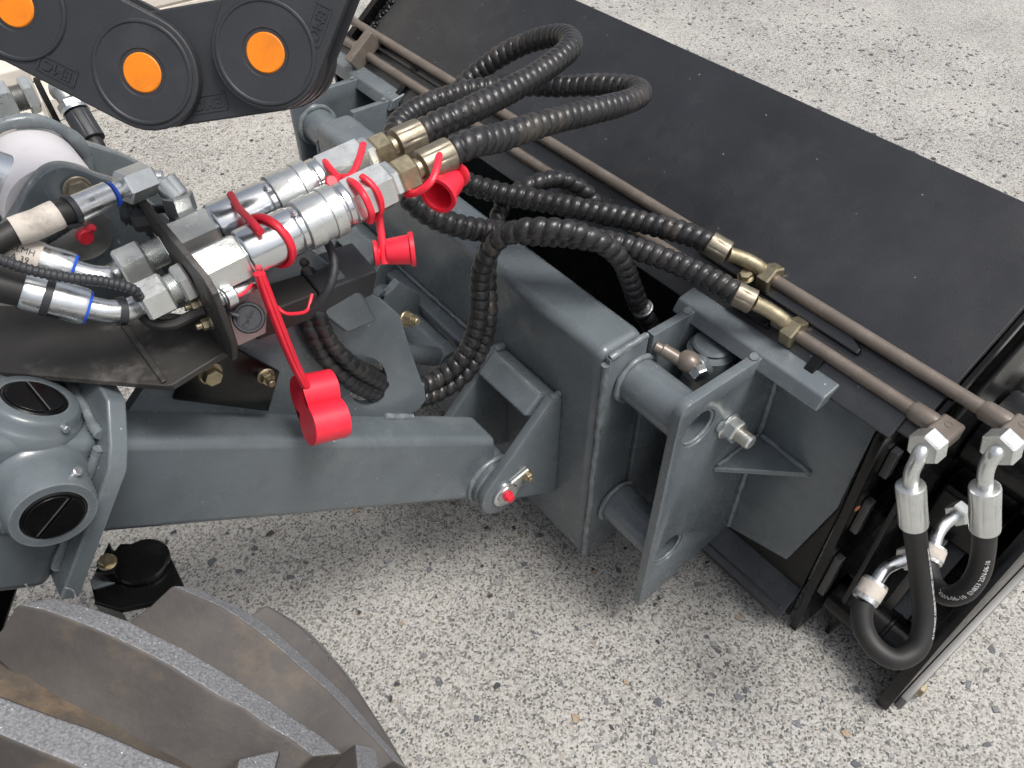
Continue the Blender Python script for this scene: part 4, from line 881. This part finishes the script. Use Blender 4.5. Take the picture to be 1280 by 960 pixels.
for i in range(len(JP)-1):
    a, b = loc2(JP[i]), loc2(JP[i+1]); over = (i % 2 == 1)
    h = .0 if over else -.0075; ext = .0292
    o = stadium(a, b, .0285 if over else .0285, HL)
    ln = obj('chain_link', prism([wld(x, y, h-.0072) for x, y in o], cN_*.0072), 'black_plastic', ch, bevel=.0012, seg=2, sharp=40)
    obj('chain_link', prism([wld(x, y, h-.030) for x, y in o], cN_*.0065), 'black_plastic', ch, sharp=40)
    # raised lip along the lower and upper edge of the link
    mx, my = (a[0]+b[0])/2, (a[1]+b[1])/2; an = math.atan2(b[1]-a[1], b[0]-a[0]); tx, ty = math.cos(an), math.sin(an)
    for sg in (-1, 1):
        obj('cross_bar', obox(wld(mx-ty*sg*.018, my+tx*sg*.018, -.0215), cu_*tx+cv_*ty, cu_*-ty+cv_*tx, cN_, .009, .003, .0060), 'black_plastic', ch, bevel=.001)
    # embossed name box
    bxp = wld(mx+ty*.0195-tx*.006, my-tx*.0195-ty*.006, h)
    fr = []
    for (cx, cy, hx, hy) in ((0, .0042, .0098, .0005), (0, -.0042, .0098, .0005), (-.0098, 0, .0005, .0047), (.0098, 0, .0005, .0047)):
        fr.append(obox(bxp+(cu_*tx+cv_*ty)*cx+(cu_*-ty+cv_*tx)*cy, cu_*tx+cv_*ty, cu_*-ty+cv_*tx, cN_, hx, hy, .0005))
    obj('name_frame', fr[:1]+fr[1:], 'black_plastic', ln)
    tm = text_mesh('EMC', .0078, .0008)
    for v in tm.vertices:
        q, r_, c_ = v.co; v.co = bxp-(cu_*tx+cv_*ty)*q-(cu_*-ty+cv_*tx)*r_+cN_*(c_+.0002)
    obj('lettering', tm, 'black_plastic', ln)
for i, p in enumerate(JP):
    a = loc2(p); over = i % 2 == 1; hh_ = .0002
    top = .0 if True else 0
    obj('hinge_disc', lathe(wld(a[0], a[1], -.004), cN_, [(0, .0262), (.0046, .0262), (.0052, .0256), (.0052, .0246), (.0046, .0240), (.0046, .0122), (.0038, .0116), (.0038, .001)], 56), 'black_plastic', ch)
    obj('hinge_button', lathe(wld(a[0], a[1], -.002), cN_, [(0, .0100), (.0022, .0100), (.0028, .0094), (.0029, .001)], 40), 'orange_plastic', ch)

# ================================================================== FRONT TYRE (lower left)
ty = thing('tractor_tyre', 'dusty chunky-lugged tractor tyre at the bottom left', 'tyre', (-.2, .2, 0))
XC, ZC, YC, RT, RB = -.200, .270, .203, .270, .232
def tp(th, y, r): t = math.radians(th); return V((XC+r*math.sin(t), y, ZC+r*math.cos(t)))
prof = [(-.145, .15), (-.150, .19), (-.142, .222), (-.115, RB), (0, RB+.004), (.115, RB), (.138, .222), (.146, .19), (.14, .15), (-.14, .15)]
vs, fs = [], []
NT = 96
for k in range(NT):
    for dy, r in prof[:-1]: vs.append(tp(360*k/NT, YC+dy, r))
M_ = len(prof)-1
for k in range(NT):
    for j in range(M_): fs.append((k*M_+j, k*M_+(j+1) % M_, ((k+1) % NT)*M_+(j+1) % M_, ((k+1) % NT)*M_+j))
obj('carcass', (vs, fs), 'tyre_groove', ty)
obj('rim', lathe((XC, YC-.10, ZC), (0, 1, 0), [(0, .155), (.02, .15), (.02, .06), (.18, .06), (.18, .15), (.20, .155)], 40), 'black_paint', ty)
def lug(th0, side, seed):
    rnd = random.Random(seed); N = 12; top, rings = [], []
    for i in range(N+1):
        f = i/N; dy = .142*(1-f)+(-.004)*f                     # from shoulder to just past the centre line
        y = YC+dy*side; th = th0+25.5*f**1.05
        rt = RT-.010*max(0, (dy-.09)/.05)**2+.0006*rnd.uniform(-1, 1); wt = (.0085+.0045*f)*(1+.05*rnd.uniform(-1, 1)); deg = 57.3/RT
        lo = .029*(.55+.45*min(1, 3*f)); hi = .014
        rings.append([tp(th-(wt+lo)*deg, y, RB-.002), tp(th-(wt+lo*.45)*deg, y, RB+.010), tp(th-(wt+.0016)*deg, y, rt-.0022), tp(th-wt*deg, y, rt), tp(th+wt*deg, y, rt), tp(th+(wt+.0015)*deg, y, rt-.002), tp(th+(wt+hi)*deg, y, RB-.002)])
    v = [p for r in rings for p in r]; K = 7; fs_, fe = [], []
    for i in range(N):
        for j in range(K-1): (fe if j == 3 else fs_).append((i*K+j, i*K+j+1, (i+1)*K+j+1, (i+1)*K+j))
    fs_ += [tuple(range(K)), tuple(N*K+j for j in range(K))]
    n0 = len(fs_); o = obj('tread_lug', (v, fs_+fe), 'tyre_rubber', ty, sharp=28, bevel=.0016)
    o.data.materials.append(MATS['tyre_top'])
    for i, p in enumerate(o.data.polygons):
        if i >= n0: p.material_index = 1
    return o
for k in range(18):
    lug(10+20*k, 1, k); lug(20*k, -1, 100+k)
rr = random.Random(12)
for th_, y_, r_ in [(22, .345, .268), (26, .345, .266), (29.5, .345, .263), (33.5, .334, .268), (70.5, .300, .268), (74, .290, .268)]:
    p = tp(th_, y_, r_)
    obj('rubber_whisker', sweep([p, p+V((.001, 0, .006)), p+V((rr.uniform(-.002, .003), 0, .011))], .00045, 6), 'tyre_top', ty)

# ================================================================== BACKGROUND LEFT
# second bulkhead of the machine, beyond the boom bracket
fb2 = thing('far_bulkhead', 'dark bulkhead plate edge with silver threaded union beyond the boom bracket', 'bulkhead', at(60, 170, y=.78))
xb2 = at(62, 140, y=.78).x
a1, a2 = at(40, 97, x=xb2), at(86, 188, x=xb2)
obj('plate', prism([a1, a2, a2+V((0, 0, -.10)), a1+V((0, 0, -.10))], V((.005, 0, 0))), 'black_gloss', fb2, bevel=.0008)
ya, za = .80, at(40, 118, y=.80).z
S2 = lambda px: station(px, ya, za)
obj('union_nut', hexa(V((S2(-14), ya, za)), V((S2(16), ya, za)), .030, V((0, .5, .87)), .3), 'zinc_dull', fb2, sharp=25)
obj('thread', lathe(V((S2(15), ya, za)), (1, 0, 0), [q for k in range(12) for q in ((k*.0014, .0115), (k*.0014+.0007, .0104))], 22), 'bare_steel', fb2, sharp=70)
obj('lock_nut', hexa(V((S2(30), ya, za)), V((S2(43), ya, za)), .028, V((0, .5, .87)), .3), 'zinc_dull', fb2, sharp=25)
rf_ = thing('return_fitting', 'dark steel hose fitting pointing down beneath the cable chain', 'fitting', at(110, 175, d=.70))
k0, k1, k2, k3 = at(76, 112, d=.70), at(88, 128, d=.70), at(95, 140, d=.70), at(117, 176, d=.70)
obj('elbow', [rod(at(66, 112, d=.70), k0, .008, 20), rod(k0, k1, .0085, 20)], 'bare_steel', rf_)
obj('hex', hexa(k1, k2, .021), 'bare_steel', rf_, sharp=25)
obj('collar', lathe(k2, k3-k2, [(-.002, .008), (-.002, .0118), (.001, .0118), (.001, .008)], 28), 'zinc', rf_)
obj('ferrule', flute(k2.lerp(k3, .06), k3, .0108), 'black_plastic', rf_)
obj('rubber', sweep([k3, at(122, 186, d=.70), at(128, 205, d=.71), at(130, 240, d=.73)], .0075, 14), 'rubber_hose', rf_)
# pale cover rails of the machine's far side
cv1 = thing('side_cover', 'cream moulded cover with its side shade painted grey at the left edge', 'cover', at(20, 180, y=.92))
xe = at(57, 141, y=.92).x; zt = at(57, 141, y=.92).z
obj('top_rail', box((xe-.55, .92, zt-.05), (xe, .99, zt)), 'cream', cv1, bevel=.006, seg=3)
obj('side_panel', box((xe-.55, .925, zt-.22), (xe+.006, .985, zt-.051)), 'reflect_shade_grey', cv1, bevel=.003)  # shade on the cream cover's side, put in as a grey colour
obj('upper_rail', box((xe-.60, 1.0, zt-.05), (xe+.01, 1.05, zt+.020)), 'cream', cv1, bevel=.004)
# ribbed pale wall with footing along the pavement
wa = thing('ribbed_wall', 'cream ribbed cladding wall with pale footing beyond the machine', 'wall', (0, 2.15, 0))
WY = 2.12
prof = []
z = .10
for k in range(44):
    prof += [(WY, z), (WY, z+.020), (WY+.006, z+.022), (WY+.006, z+.027)]; z += .0285
vs = [V((-3, y, z_)) for y, z_ in prof]+[V((.98, y, z_)) for y, z_ in prof]; n_ = len(prof)
obj('cladding', (vs, [(i, i+1, n_+i+1, n_+i) for i in range(n_-1)]), 'cream', wa, kind='stuff')
obj('wall_core', box((-3, WY+.007, .06), (.98, WY+.12, z)), 'cream', wa)
obj('footing', box((-3, WY-.10, 0), (1.02, WY+.13, .055)), 'cream', wa, bevel=.004)
obj('corner_post', box((.985, WY-.02, .055), (1.03, WY+.12, z)), 'white_paint', wa, bevel=.003)
# folded red strap end peeking out below the chain
tag(obj('red_strap', sweep([at(116, 128, d=1.2), at(130, 135, d=1.2), at(146, 142, d=1.2), at(165, 146, d=1.2)], .006, 10), 'red_plastic'), 'bit of red strap showing just below the cable chain', 'strap')
